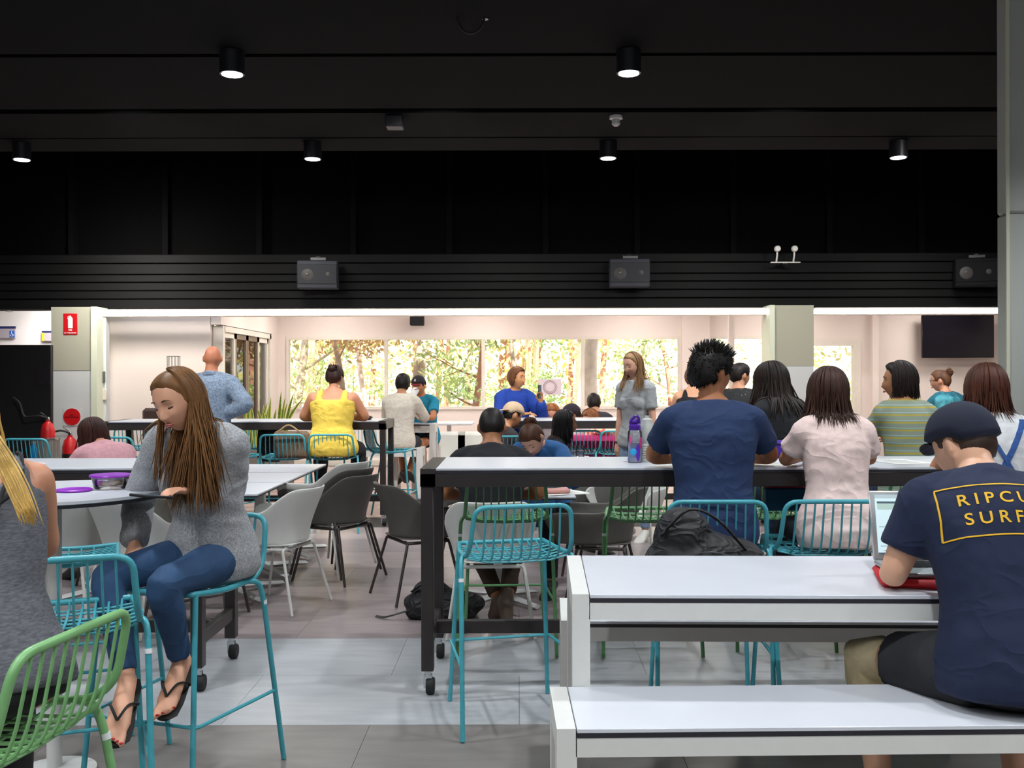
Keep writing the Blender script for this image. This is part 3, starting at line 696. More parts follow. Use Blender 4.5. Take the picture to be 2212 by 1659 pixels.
# ------------------------------------------------------------------ tables
def bar_table(label, x0, x1, y0, y1, h=1.08, casters=True, ins=True, left=True, right=True, group='dark-framed bar tables'):
    cx, cy = (x0+x1)/2, (y0+y1)/2; a, b = (x1-x0)/2, (y1-y0)/2
    t = thing('bar_table', label, 'table', (cx, cy, 0), 0, group)
    MB().box(-a+.075, a-.075, -b+.002, b-.002, h-.012, h, .002).build('tabletop', TOPW, t)
    MB().box(-a+.075, a-.075, -b-.001, b+.001, h-.024, h-.012).build('edge_band', EDGE, t, smooth=False)
    MB().box(-a, a, -b, -b+.05, h-.09, h-.024, .003).box(-a, a, b-.05, b, h-.09, h-.024, .003).box(-a, -a+.075, -b, b, h-.09, h, .003).box(a-.075, a, -b, b, h-.09, h, .003).build('table_frame', BLACKM, t)
    lz = .115
    for sx in (-1, 1):
        if (sx < 0 and not left) or (sx > 0 and not right): continue
        for sy in (-1, 1):
            x = sx*(a-.032); y = sy*(b-.032)
            MB().box(x-.029, x+.029, y-.03, y+.03, lz, h-.09, .003).build('leg', BLACKM, t)
            cs = MB().tube([(x, y, lz), (x, y, .09)], .018, 10).box(x-.02, x+.02, y-.012, y-.008, .03, .095).box(x-.02, x+.02, y+.008, y+.012, .03, .095).build('caster', CHROME, t, smooth=False)
            cs.rotation_euler = (0, 0, 0)
            MB().lathe([(.0, -.02), (.036, -.02), (.040, -.012), (.040, .012), (.036, .02), (0, .02)], (x+.012, y, .041), 18, 'x').build('wheel', RUBBER, cs)
        MB().box(sx*(a-.032)-.02, sx*(a-.032)+.02, -b+.06, b-.06, .215, .28, .003).build('end_rail', BLACKM, t)
    MB().box(-a+.04, a-.04, -.02, .02, .215, .28, .003).build('long_rail', BLACKM, t)
    return t
bar_table('dark-framed bar table in the middle, with the two drink bottles', -.468, 2.75, 4.72, 5.40)
bar_table('dark-framed bar table on the left, behind the grey-jumpered woman', -4.1, -1.52, 4.78, 5.40)
bar_table('long dark-framed bar table the woman in yellow sits at', X(218, 10.2), X(833, 10.2), 10.2, 10.9)
bar_table('dark-framed bar table in front of the man in the blue jumper', X(1066, 10.3), 1.9, 10.3, 11.0)
bar_table('dark-framed bar table far right behind the striped top', X(1640, 10.3), X(1888, 10.3), 10.3, 11.0)
def white_set(label, x0, x1, y0, y1, h, fw=.08, fh=.075, cat='table', name='parsons_table', rz=0, group=None, fb=.0):
    cx, cy = (x0+x1)/2, (y0+y1)/2; a, b = (x1-x0)/2, (y1-y0)/2
    t = thing(name, label, cat, (x0+a*math.cos(rz)-b*math.sin(rz), y0+a*math.sin(rz)+b*math.cos(rz), 0), rz, group)
    MB().box(-a+fw, a-fw, -b-.002, b-.0, h-.012, h, .002).build('top_panel' if cat == 'table' else 'seat_panel', TOPW, t)
    MB().box(-a+fw, a-fw, -b-.001, b, h-.024, h-.012).build('edge_band', EDGE, t, smooth=False)
    MB().box(-a+fw, a-fw, -b, -b+.05, h-.024-fh, h-.024).box(-a+fw, a-fw, b-.05, b, h-.024-fh, h-.024).box(-a, -a+fw-.003, -b, b, h-.024-fh, h).box(a-fw+.003, a, -b, b, h-.024-fh, h).build('table_frame', WFRAME, t)
    for sx in (-1, 1):
        for sy in (-1, 1):
            x = sx*(a-fw/2); y = sy*(b-.04)
            MB().box(x-fw/2, x+fw/2, y-.04, y+.04, 0, h-.024-fh).build('leg', WFRAME, t)
    return t
ZB, ZT = .60, .87
GW = 'white benches of the long table'
yb = [f*(H-ZB) for f in (2150/755, 2150/664, 2150/521, 2150/472)]
yt = [f*(H-ZT) for f in (2150/464, 2150/380)]
# near bench, table, far bench: each slightly out of square with the room
white_set('white bench across the bottom right, under the man in the cap', X(1201, yb[0]), 2.3, yb[0], yb[1], ZB, .052, .050, 'bench', 'bench', D2(1.1), GW)
white_set('white table carrying the open laptop', X(1235, yt[0]), 2.6, yt[0], yt[1], ZT, .052, .050, rz=D2(-1.4))
white_set('white bench behind the laptop table, with the black backpack', X(1211, yb[2]), 3.0, yb[2], yb[3], ZB, .054, .052, 'bench', 'bench', D2(-1.5), GW)
white_set('white bench by the far wall, under the man in the cream shirt', X(770, 12.2), X(912, 12.2), 12.2, 12.6, Z(968, 12.2), .075, .08, 'bench', 'bench', 0, 'white benches by the far windows')
white_set('white bench end in front of the round white far table', X(905, 13.2)-.1, X(948, 13.2), 13.2, 13.5, Z(952, 13.2), .07, .06, 'bench', 'bench', 0, 'white benches by the far windows')
white_set('white table between the cream shirt and the teal T-shirt', X(845, 12.7), X(940, 12.7), 12.7, 13.1, Z(915, 12.7), .075, .09, 'table', 'parsons_table', 0)
# dining tables with star pedestal
def dining(label, x0, x1, y0, y1, feet=1):
    cx, cy = (x0+x1)/2, (y0+y1)/2; a, b = (x1-x0)/2, (y1-y0)/2
    t = thing('dining_table', label, 'table', (cx, cy, 0), 0, 'white pedestal dining tables')
    MB().box(-a, a, -b, b, .732, .744, .002).build('tabletop', TOPW, t); MB().box(-a+.001, a-.001, -b+.001, b-.001, .722, .732).build('edge_band', EDGE, t, smooth=False)
    for sx in ((-.5, .5) if a > .55 else (0,)):
        x = sx*a*1.2
        MB().box(x-.035, x+.035, -.035, .035, .06, .722, .004).build('pedestal', WFRAME, t)
        for k in range(4):
            an = PI/4+k*PI/2; c, s = math.cos(an), math.sin(an); L = min(b, .36)*1.15
            MB().loft([(x+c*.03, s*.03, .055), (x+c*L, s*L, .022)], [(-s*.032, c*.032, 0)]*2, [(0, 0, .026), (0, 0, .016)], 4).build('foot', WFRAME, t, smooth=False)
    return t
dining('white pedestal dining table, nearest of the left three', -3.15, -1.735, 6.60, 7.36)
dining('white pedestal dining table, middle of the left three', -3.15, -1.735, 7.39, 8.16)
dining('white pedestal dining table, farthest of the left three', -3.15, -1.735, 8.19, 8.97)
dining('white pedestal dining table in front of the man in black T-shirt', -.62, X(1242, 6.5), 6.42, 7.02)
rt = thing('round_table', 'white round bar table at left holding the plastic food tub', 'table', (-1.775, 3.80, 0))
MB().lathe([(0, 1.068), (.408, 1.068), (.41, 1.070), (.41, 1.080), (0, 1.080)], m=64).build('tabletop', TOPW, rt)
MB().lathe([(0, 1.055), (.404, 1.055), (.407, 1.068), (0, 1.068)], m=64).build('edge_band', EDGE, rt)
MB().lathe([(0, .03), (.028, .03), (.028, 1.055), (0, 1.055)], m=20).build('post', WFRAME, rt)
MB().lathe([(0, 0), (.15, 0), (.15, .012), (.04, .03), (0, .03)], m=40).build('base', WFRAME, rt)
# far extension furniture
ft = thing('white_lounge_table', 'white round-cornered table by the long window', 'table', (X(970, 14.6), 14.6, 0))
MB().box(-.36, .36, -.35, .35, Z(913, 14.4)-.03, Z(913, 14.4), .01).build('tabletop', TOPW, ft); MB().box(-.03, .03, -.03, .03, .02, Z(913, 14.4)-.03).build('pedestal', WFRAME, ft); MB().box(-.25, .25, -.2, .2, 0, .02).build('base', WFRAME, ft)
for k, (px, lab) in enumerate(((968, 'white padded lounge seat under the white far table'), (1025, 'white padded lounge seat right of the white far table'))):
    ls = thing('lounge_seat', lab, 'seat', (X(px, 13.8), 13.6, 0), group='white lounge seats')
    MB().box(-.28, .28, -.2, .25, .12, .42, .05).build('cushion', CHAIRW, ls); MB().box(-.28, .28, .2, .3, .2, .78, .05).build('backrest', CHAIRW, ls)
    for sx in (-.22, .22): MB().tube([(sx, -.1, 0), (sx, -.1, .13)], .02).build('leg', WFRAME, ls)
MAG = mat('magenta fabric', '#E0247C', .7, var=.06, scale=5)
ot = thing('magenta_ottoman', 'bright magenta padded ottoman beyond the teal stools', 'ottoman', (X(1275, 11.4), 11.4, 0))
MB().box(-.42, .5, -.25, .1, .05, .87, .06).build('cushion', MAG, ot); MB().box(-.35, .43, -.2, .08, 0, .05).build('base', BLACKM, ot)
mb = MB()
for k in range(7): mb.tube(catmull([(-.36+.13*k, -.262, .82), (-.33+.13*k, -.27, .5), (-.36+.13*k, -.262, .3)]), .006, 5)
mb.build('piping', mat('pale pink piping', '#F4A6C4', .7), ot)
sc_ = thing('floral_scarf', 'coral and cream patterned scarf draped on the ottoman', 'scarf', (X(1305, 11.3), 11.3, .90))
me = None
mb = MB().ell((0, 0, -.0), (.17, .09, .07)).ell((.15, 0, -.02), (.12, .08, .05)).ell((-.1, .03, -.03), (.12, .08, .05)); me = remesh(mb, .014, 2); V = getv(me); V += getn(me)*(vnoise(V, 30, 3)*.016)[:, None]; setv(me, V)
link('cloth', me, mat('coral floral cloth', '#E8604A', .8, col2='#F3D9C2', scale=18, ramp=(.45, .55)), sc_, angle=180)
# ------------------------------------------------------------------ snake plants in a planter
sp = thing('snake_plant', 'planter of yellow-edged snake plants by the folding doors', 'plant', (X(565, 13.9), 13.9, 0))
PLG = mat('snake leaf green', '#5C7A2C', .5, var=.35, scale=14, stretch=(1, 1, 3)); PLY = mat('snake leaf yellow edge', '#D8D060', .5)
MB().box(-.42, .42, -.16, .16, 0, .55, .02).build('planter', mat('planter grey', '#6E6A64', .7), sp)
r = np.random.default_rng(5)
for k in range(34):
    x0 = r.uniform(-.38, .38); y0 = r.uniform(-.11, .11); hh = r.uniform(.42, .86)*(1.05 if x0 > .1 else .9); lx = r.normal(0, .10)+x0*.25; ly = r.normal(0, .05); w0 = r.uniform(.028, .042); ang = r.uniform(-.6, .6)
    a = np.array([math.cos(ang), math.sin(ang), 0]); ts = np.linspace(0, 1, 9)
    C = np.array([(x0+lx*t*t, y0+ly*t*t, .5+hh*t) for t in ts]); W = w0*(1-.25*(1-ts)-ts**4*.98)
    n_ = np.cross(a, (0, 0, 1))
    l = MB().loft(C, a[None]*W[:, None]*.72, n_[None]*.004*np.ones((9, 1)), 6).build('leaf', PLG, sp)
    mb = MB()
    for s in (-1, 1): mb.loft(C + s*a[None]*W[:, None]*.82, a[None]*W[:, None]*.2, n_[None]*.0045*np.ones((9, 1)), 4)
    mb.build('leaf_edge', PLY, l, smooth=False)
# ------------------------------------------------------------------ tabletop things
TT = 1.081
def lathe_thing(name, label, cat, loc, parts, group=None):
    t = thing(name, label, cat, loc, 0, group)
    for n, prof, m in parts: MB().lathe(prof, m=24).build(n, m, t)
    return t
PURP = mat('purple plastic', '#4B1F96', .35, var=.05); CLEAR = glassy('clear plastic', (.93, .94, .97), .3, .08)
bt = thing('water_bottle', 'clear water bottle with purple flip lid and blue print', 'bottle', (X(1371, 5.02), 5.02, TT))
MB().lathe([(0, 0), (.033, 0), (.038, .008), (.036, .03), (.038, .05), (.0365, .12), (.036, .155), (.026, .168), (0, .168)], m=24).build('body', CLEAR, bt)
MB().lathe([(0, .002), (.034, .003), (.034, .10), (0, .101)], m=24).build('water', mat('bottle inner print', '#8FA8D8', .4, col2='#C8C4DC', scale=20, ramp=(.4, .6)), bt)
for k, (c, a, z, s) in enumerate((('#22A3DC', -1.9, .055, (.017, .003, .018)), ('#5A2BB8', -1.25, .05, (.012, .003, .042)), ('#C23A86', -.75, .10, (.012, .003, .03)), ('#D25A9A', -2.3, .115, (.01, .003, .02)))):
    R = np.array(Matrix.Rotation(a+PI/2, 3, 'Z')); MB().ell((.0365*math.cos(a), .0365*math.sin(a), z), s, R=R).build('print', mat('print%d' % k, c, .4), bt)
MB().lathe([(0, .163), (.029, .163), (.03, .17), (.03, .185), (.022, .192), (0, .196)], m=24).build('lid', PURP, bt)
MB().tube(catmull([(-.022, 0, .19), (-.018, 0, .215), (.005, 0, .232), (.02, 0, .222), (.022, 0, .195)]), .007, 8).ell((.0, 0, .205), (.018, .012, .016)).build('spout', PURP, bt)
wb_ = thing('sports_bottle', 'tall ridged white sports bottle with a blue logo', 'bottle', (X(1398, 5.06), 5.06, TT))
pr = [(0, 0), (.030, 0), (.033, .006)]
for k in range(7): pr += [(.033, .012+.012*k), (.0305, .018+.012*k)]
pr += [(.033, .10), (.036, .12), (.036, .17), (.031, .19), (.028, .197), (.028, .215), (.012, .222), (.010, .235), (0, .236)]
MB().lathe(pr, m=28).build('body', mat('milky plastic', '#C9CEC8', .4), wb_)
MB().lathe([(0, .236), (.008, .236), (.008, .24), (0, .24)]).build('nozzle', DBLACK, wb_)
MB().loft([(.018, -.033, .128), (.032, -.020, .150)], [(.009, .006, 0), (.005, .004, 0)], [(0, 0, .012), (0, 0, .010)], 6).build('logo', mat('logo cyan', '#38A8D8', .4), wb_)
PLID = mat('violet plastic lid', '#8E2FB5', .35)
tb = thing('food_tub', 'round clear food tub of sandwiches with purple rim', 'food tub', (X(234, 3.86), 3.88, TT))
MB().lathe([(0, 0), (.058, 0), (.062, .006), (.070, .042), (.070, .046), (.066, .046), (.060, .010), (0, .006)], m=32).build('tub', CLEAR, tb)
MB().lathe([(.064, .046), (.078, .046), (.079, .050), (.077, .054), (0, .056), (0, .052), (.064, .05)], m=32).build('lid', PLID, tb)
mb = MB()
for x, y, z, a in ((-.02, -.02, .02, .2), (.02, -.02, .022, -.3), (-.0, .02, .02, .5), (.03, .015, .02, 0)): mb.ell((x, y, z), (.024, .018, .011), R=np.array(Matrix.Rotation(a, 3, 'Y')))
mb.build('sandwich', mat('sandwich bread', '#E0B878', .8, var=.2, scale=40), tb)
lid = thing('loose_lid', 'purple lid lying flat beside the food tub', 'lid', (X(164, 3.80), 3.78, TT))
MB().lathe([(0, .0), (.06, .0), (.066, .002), (.066, .006), (.062, .009), (.055, .005), (0, .005)], m=32).build('disc', PLID, lid)
# laptop
LX, LY = 1.24, 3.25
la = thing('laptop', 'open silver laptop showing a web page on red sleeve', 'laptop', (1.305, 3.10, ZT+.028), D2(-4))
SIL = mat('silver aluminium', '#B9BCBE', .35, metal=.6)
MB().box(-.165, .165, -.115, .115, .0, .016, .006).build('base', SIL, la)
kb = MB().box(-.14, .14, -.02, .09, .0155, .0165).build('keyboard', mat('key well', '#8F9193', .5), la, smooth=False)
mb = MB()
for i in range(13):
    for j in range(5): mb.box(-.136+.021*i, -.118+.021*i, -.016+.021*j, .002+.021*j, .0165, .018)
mb.build('keys', DBLACK, kb, smooth=False)['kind'] = 'stuff'
MB().box(-.05, .05, -.105, -.035, .016, .0166).build('trackpad', mat('trackpad', '#A8ABAE', .4), la, smooth=False)
scr = MB().box(-.165, .165, -.004, .004, 0, .225, .004).build('screen_lid', SIL, la); scr.location = (0, .115, .014); scr.rotation_euler = (D2(-14), 0, 0)
def se(n, x0, x1, z0, z1, c, es=.75, y=-.0055):
    m = mat('screen '+c, c, .4, emit=c, es=es); return MB().box(x0, x1, y, y+.001, z0, z1).build(n, m, scr, smooth=False)
se('display', -.148, .148, .018, .212, '#A9BEC4')
se('toolbar', -.148, .148, .200, .212, '#8E9EA4', y=-.006); se('page_banner', -.142, .148, .183, .190, '#3A4A52', y=-.006); se('page_header', -.142, .148, .163, .182, '#8CA39C', y=-.006)
se('page_image', -.03, .06, .118, .148, '#3A3468', y=-.0062); se('image_centre', -.01, .035, .124, .143, '#B04A50', y=-.0066)
mb = MB()
for z in (.106, .10, .088, .082, .072, .066, .06, .052, .044, .036, .03): mb.box(-.12+.02*math.sin(z*400), .05+.06*math.sin(z*900), -.0062, -.0055, z, z+.0022)
mb.build('page_lines', mat('screen lines', '#7C9096', .4, emit='#7C9096', es=.6), scr, smooth=False); se('taskbar', -.148, .148, .018, .024, '#3C4A52', y=-.006)
slv = thing('laptop_sleeve', 'red padded sleeve lying under the laptop', 'sleeve', (1.30, 3.08, ZT+.001), D2(-14))
MB().box(-.185, .20, -.135, .13, 0, .026, .012).build('body', mat('red neoprene', '#C01020', .6, var=.05), slv)
# papers
PAP = mat('paper', '#E3E4DE', .7, var=.02)
def paper(x, y, z, a, label, w=.21, h=.29, m=PAP, n=1, name='paper_sheet'):
    t = thing(name, label, 'paper', (x, y, z), D2(a), 'papers on the tables')
    for k in range(n): MB().box(-w/2, w/2, -h/2, h/2, k*.0018, k*.0018+.0014).build('sheet', m, t, smooth=False).rotation_euler = (0, 0, k*.09)
    mb = MB()
    for k in range(9): mb.box(-w*.4, w*(.1+.25*abs(math.sin(k*7))), h*.36-k*h*.085, h*.36-k*h*.085+.003, n*.0018, n*.0018+.0003)
    mb.build('writing', mat('grey ink', '#777C84', .8), t, smooth=False); return t
paper(X(1940, 5.05), 5.03, TT, 12, 'sheet of notes on the dark table beside the cap')
paper(X(1660, 4.95), 4.93, TT, -8, 'sheet beside the navy T-shirt man\'s right hand', n=2)
paper(X(1215, 6.62), 6.60, .7455, 20, 'spread papers before the denim-jacketed woman', .3, .2, n=3)
paper(X(60, 5.05), 5.0, TT, 30, 'crumpled pale sheet at the left end of the dark table', .2, .16, mat('pinkish paper', '#D9C2C2', .7))
pc = thing('pink_pouch', 'pink zip pouch on the middle dining table', 'pouch', (X(1187, 6.6), 6.56, .7455), D2(8))
me = remesh(MB().box(-.13, .13, -.05, .05, 0, .04, .015), .008, 4); V = getv(me); V += getn(me)*(vnoise(V, 25, 4)*.006)[:, None]; setv(me, V); link('body', me, mat('dusty pink vinyl', '#C98C86', .5, var=.05), pc, angle=180)
MB().tube([(-.12, -.0, .042), (.12, 0, .042)], .003, 6).build('zip', BLACKM, pc)
yn = thing('sticky_notes', 'pale yellow block of notes on the dark table', 'notepad', (X(1613, 4.9), 4.88, TT), D2(5))
MB().box(-.04, .04, -.04, .04, 0, .02, .002).build('block', mat('pale yellow paper', '#E8E6A0', .7), yn); MB().box(-.04, .04, -.0405, -.040, .004, .006).build('page_edge', PAP, yn)
# backpack and bags
NYL = mat('black nylon', '#16161A', .6, var=.15, scale=10, bump=.2, bscale=60)
def soft(mb, vox, name, m, parent, amp=.01, fr=14, seed=1, sm=4):
    me = remesh(mb, vox, sm); V = getv(me); N_ = getn(me)
    V += N_*((vnoise(V, fr, seed)+.5*vnoise(V, fr*2.3, seed+1))*amp)[:, None]; setv(me, V); return link(name, me, m, parent, angle=180)
def backpack(label, loc, rz, s=1, m=NYL, flat=1.0):
    t = thing('backpack', label, 'backpack', loc, D2(rz), 'bags')
    soft(MB().ell((0, 0, .11*s*flat), (.23*s, .15*s, .12*s*flat)).ell((-.06*s, .0, .19*s*flat), (.12*s, .11*s, .11*s*flat)).ell((.13*s, 0, .12*s*flat), (.14*s, .12*s, .09*s*flat)).box(-.2*s, .22*s, -.12*s, .12*s, 0, .1*s*flat, .03), .011*s, 'body', m, t, .014*s)
    soft(MB().ell((.06*s, -.12*s, .09*s*flat), (.14*s, .06*s, .08*s*flat)), .01*s, 'pocket', m, t, .006*s, seed=4)
    MB().tube(catmull([(-.16*s, -.08*s, .22*s*flat), (-.06*s, -.12*s, .30*s*flat), (.05*s, -.11*s, .27*s*flat), (.16*s, -.1*s, .18*s*flat)]), .014*s, 8, flat=.4).build('strap', m, t)
    MB().tube(catmull([(-.16*s, -.10*s, .06*s), (-.27*s, -.13*s, .03*s), (-.33*s, -.1*s, .012), (-.38*s, -.08*s, .012)]), .011*s, 8, flat=.4).build('loose_strap', m, t)
    MB().tube(catmull([(-.1*s, -.135*s, .17*s*flat), (.05*s, -.165*s, .18*s*flat), (.19*s, -.14*s, .12*s*flat)]), .003*s, 5).build('zip', mat('dark zip', '#4A4A4E', .4), t)
    return t
backpack('slumped black backpack on the white bench behind the laptop table', (X(1512, 3.92), 3.95, ZB), 0, 1.02, flat=1.3)
backpack('black bag on the floor by the wheeled leg of the dark table', (X(950, 6.25), 6.3, 0), -8, 1.05, flat=.75)
b2 = thing('flat_black_case', 'flat black case on the bench, seen under the laptop table', 'case', (X(1960, 4.0), 3.93, ZB))
soft(MB().box(-.3, .3, -.13, .1, 0, .035, .012), .01, 'body', NYL, b2, .003); MB().box(-.01, .01, -.137, -.13, .01, .03).build('buckle', mat('brass', '#A88B4A', .3, metal=1), b2)
b3 = thing('blue_tote', 'teal blue tote with crimson top, hanging under the dark table', 'bag', (X(1692, 5.0), 5.0, 0))
MB().box(-.095, .11, -.03, .05, .84, .955, .01).build('body', mat('tote blue', '#0F5E86', .6, var=.08), b3); MB().box(-.1, .115, -.033, .053, .955, .99, .008).build('top_band', mat('tote crimson', '#A8103C', .6), b3)
b4 = thing('purple_bag', 'purple purse on the table before the black-jacketed girl', 'bag', (X(1688, 5.32), 5.30, TT))
soft(MB().box(-.085, .085, -.04, .04, 0, .09, .02), .009, 'body', mat('purple fabric', '#3A1A9A', .6, var=.06), b4, .006); MB().tube([(-.08, -.042, .075), (.08, -.042, .075)], .003, 6).build('zip', DBLACK, b4)
b5 = thing('woven_bag', 'brown woven straw bag on the back of the teal stool', 'bag', (X(622, 9.72), 9.72, 0))
soft(MB().box(-.16, .20, .03, .12, .73, 1.0, .03), .012, 'body', mat('woven straw', '#6E5A48', .85, var=.35, scale=60, bump=.6, bscale=90, stretch=(1, 1, 3)), b5, .008)
MB().tube(catmull([(-.1, .03, 1.0), (.0, .02, 1.06), (.1, .03, 1.0)]), .008).build('handle', mat('straw handle', '#A88A60', .8), b5)
b6 = backpack('black bag lying on the far table right of the woman in yellow', (X(783, 10.5), 10.5, TT), 0, .4, flat=.5)
bag7 = thing('black_tote', 'dark bag hanging by the far table behind the woman in yellow', 'bag', (X(575, 10.6), 10.7, 0))
soft(MB().box(-.12, .14, -.05, .05, .62, .98, .03), .014, 'body', NYL, bag7, .008); MB().tube([(-.08, 0, .97), (-.03, 0, 1.0), (.07, 0, .98)], .01).build('handle', NYL, bag7)
bb = thing('blue_flask', 'metallic blue drink flask standing on a teal stool seat', 'bottle', (X(72, 9.3), 9.3, .752))
MB().lathe([(0, 0), (.03, 0), (.032, .01), (.032, .11), (.018, .15), (.018, .16), (0, .16)]).build('body', mat('metallic blue', '#1276B0', .25, metal=.5), bb); MB().lathe([(0, .16), (.02, .16), (.02, .185), (0, .186)]).build('cap', CHROME, bb)
st = thing('bin', 'grey ribbed metal bin behind the blue flask', 'bin', (X(102, 12.0), 12.0, 0))
MB().lathe([(0, 0), (.12, 0), (.13, .02), (.14, .78), (.15, .8), (.13, .8), (.12, .05), (0, .05)]).build('body', mat('ribbed metal', '#8E908C', .4, metal=.5, var=.3, scale=3, stretch=(20, 20, .5)), st); MB().lathe([(.14, .79), (.152, .79), (.152, .81), (.14, .81)]).build('rim', CHROME, st)
gl = 0
for k, (dx, dy) in enumerate(((0, 0), (.075, 0), (.15, .02))):
    g_ = thing('drinking_glass', ('clear glass, leftmost of three before the magenta ottoman', 'clear glass, middle of three before the magenta ottoman', 'clear glass, rightmost of three before the magenta ottoman')[k], 'glass', (X(1222, 9.6)+dx, 9.6+dy, .745), group='glasses on the small far table')
    MB().lathe([(0, 0), (.028, 0), (.034, .12), (.031, .12), (.026, .008), (0, .008)], m=16).build('glass', CLEAR, g_)
    MB().lathe([(0, .009), (.025, .009), (.029, .07), (0, .07)], m=16).build('drink', mat('pale drink', '#A9B4C6', .2), g_)
dining('small white pedestal table carrying the glasses', X(1205, 9.6), X(1275, 9.6), 9.45, 9.85)
# window poster
po = thing('window_poster', 'pale square poster with a round ring of letters on the long window', 'poster', (X(1188, 17.4), 17.42, Z(836, 17.4)))
MB().box(-.2, .2, 0, .006, -.14, .14).build('sheet', mat('poster paper', '#CFC4CC', .7), po, smooth=False)
mb = MB().tube([(.115*math.cos(a), -.004, .115*math.sin(a)) for a in np.linspace(0, 2*PI, 37)[:-1]], .008, 6, close=True, flat=.4)
mb.build('ring', mat('poster ink brown', '#8A6A64', .7), po)
for k in range(16):
    a = 2*PI*k/16; R = np.array(Matrix.Rotation(-a, 3, 'Y')); MB().ell((.092*math.cos(a), -.004, .092*math.sin(a)), (.012, .003, .007), 8, 6, R=R).build('letter', mat('poster ink brown', '', .7), po)
# ------------------------------------------------------------------ people
def sstep(x): x = np.clip(x, 0, 1); return x*x*(3-2*x)
def headsurf(D):
    x, y, z = D[:, 0], D[:, 1], D[:, 2]
    Q = D/(np.sum(np.abs(D)**2.35, axis=1)**(1/2.35))[:, None]; P = Q*np.array([.0755, .0965, .116])
    f = sstep(-z*1.05)
    P[:, 0] *= 1-.30*f; P[:, 1] = np.where(y < 0, P[:, 1]*(1-.42*f), P[:, 1]*(1-.06*f)); P[:, 2] *= np.where(z < 0, .97, 1)
    X_, Z_ = P[:, 0], P[:, 2]; fr = sstep(y*2.2)
    g = lambda cx, cz, sx, sz: np.exp(-((np.abs(X_)-cx)/sx)**2-((Z_-cz)/sz)**2)*fr
    P[:, 1] += -.011*g(.033, .010, .017, .013) + .004*g(.020, .034, .03, .010) + .005*g(.045, -.022, .02, .02) + .006*g(0, -.062, .022, .018) - .003*g(0, -.082, .03, .007) + .009*g(0, -.102, .022, .016)
    return P
def sphere_dirs(m, n):
    th = np.linspace(0, PI, n+1)[1:-1]; ph = np.arange(m)*2*PI/m
    V = [(0, 0, 1)] + [(math.sin(a)*math.cos(b), math.sin(a)*math.sin(b), math.cos(a)) for a in th for b in ph] + [(0, 0, -1)]
    Fc = [(0, 1+k, 1+(k+1) % m) for k in range(m)]
    for i in range(n-2):
        for k in range(m): Fc.append((1+i*m+k, 1+(i+1)*m+k, 1+(i+1)*m+(k+1) % m, 1+i*m+(k+1) % m))
    L = len(V)-1; Fc += [(L, 1+(n-2)*m+(k+1) % m, 1+(n-2)*m+k) for k in range(m)]
    return np.array(V), Fc
def hairmask(D, P, style):
    az = np.degrees(np.arctan2(np.abs(D[:, 0]), D[:, 1]))      # 0 front, 180 back
    if style in ('long', 'bob', 'full'): pts = [(0, .086), (40, .080), (60, .055), (72, .0), (85, -.07), (180, -.09)]
    else: pts = [(0, .070), (40, .066), (58, .045), (68, .005), (80, -.005), (92, .028), (105, .02), (118, -.045), (180, -.072)]
    zl = np.interp(az, [p[0] for p in pts], [p[1] for p in pts])
    return sstep((P[:, 2]-zl)/.016+.5)
SKINS = {}
def skin(c): return mat('skin '+c, c, .52, var=.04, scale=9, bump=.03, bscale=120)
def hairmat(c): return mat('hair '+c, c, .52, var=.35, scale=22, stretch=(1, 1, .15), spec=.3)
def folds(m, strength=.26, scale=5.0):
    nt = m.node_tree; N = nt.nodes; L = nt.links; b = N['Principled BSDF']
    tc = N.new('ShaderNodeTexCoord'); mp = N.new('ShaderNodeMapping'); mp.inputs['Scale'].default_value = (1, 1, 1.7); mp.inputs['Rotation'].default_value = (.3, .5, 0)
    L.new(tc.outputs['Object'], mp.inputs[0]); n = N.new('ShaderNodeTexNoise'); n.inputs['Scale'].default_value = scale; n.inputs['Detail'].default_value = 1.5; n.inputs['Distortion'].default_value = .9
    L.new(mp.outputs[0], n.inputs[0]); a = N.new('ShaderNodeMath'); a.operation = 'SUBTRACT'; a.inputs[1].default_value = .5; L.new(n.outputs[0], a.inputs[0])
    ab = N.new('ShaderNodeMath'); ab.operation = 'ABSOLUTE'; L.new(a.outputs[0], ab.inputs[0]); pw = N.new('ShaderNodeMath'); pw.operation = 'POWER'; pw.inputs[1].default_value = .7; L.new(ab.outputs[0], pw.inputs[0])
    bp = N.new('ShaderNodeBump'); bp.inputs['Strength'].default_value = strength; bp.inputs['Distance'].default_value = .05; bp.invert = True
    L.new(pw.outputs[0], bp.inputs['Height'])
    old = b.inputs['Normal'].links
    if old: L.new(old[0].from_socket, bp.inputs['Normal'])
    L.new(bp.outputs[0], b.inputs['Normal']); return m
def cloth(c, var=.07, scale=30, bump=.12, col2=None, ramp=None):
    nm = 'cloth '+c+str(col2 or '')
    return MATS[nm] if nm in MATS else folds(mat(nm, c, .85, var=var, scale=scale, bump=bump, bscale=260, col2=col2, ramp=ramp))
def arr(p): return np.array(p, float)
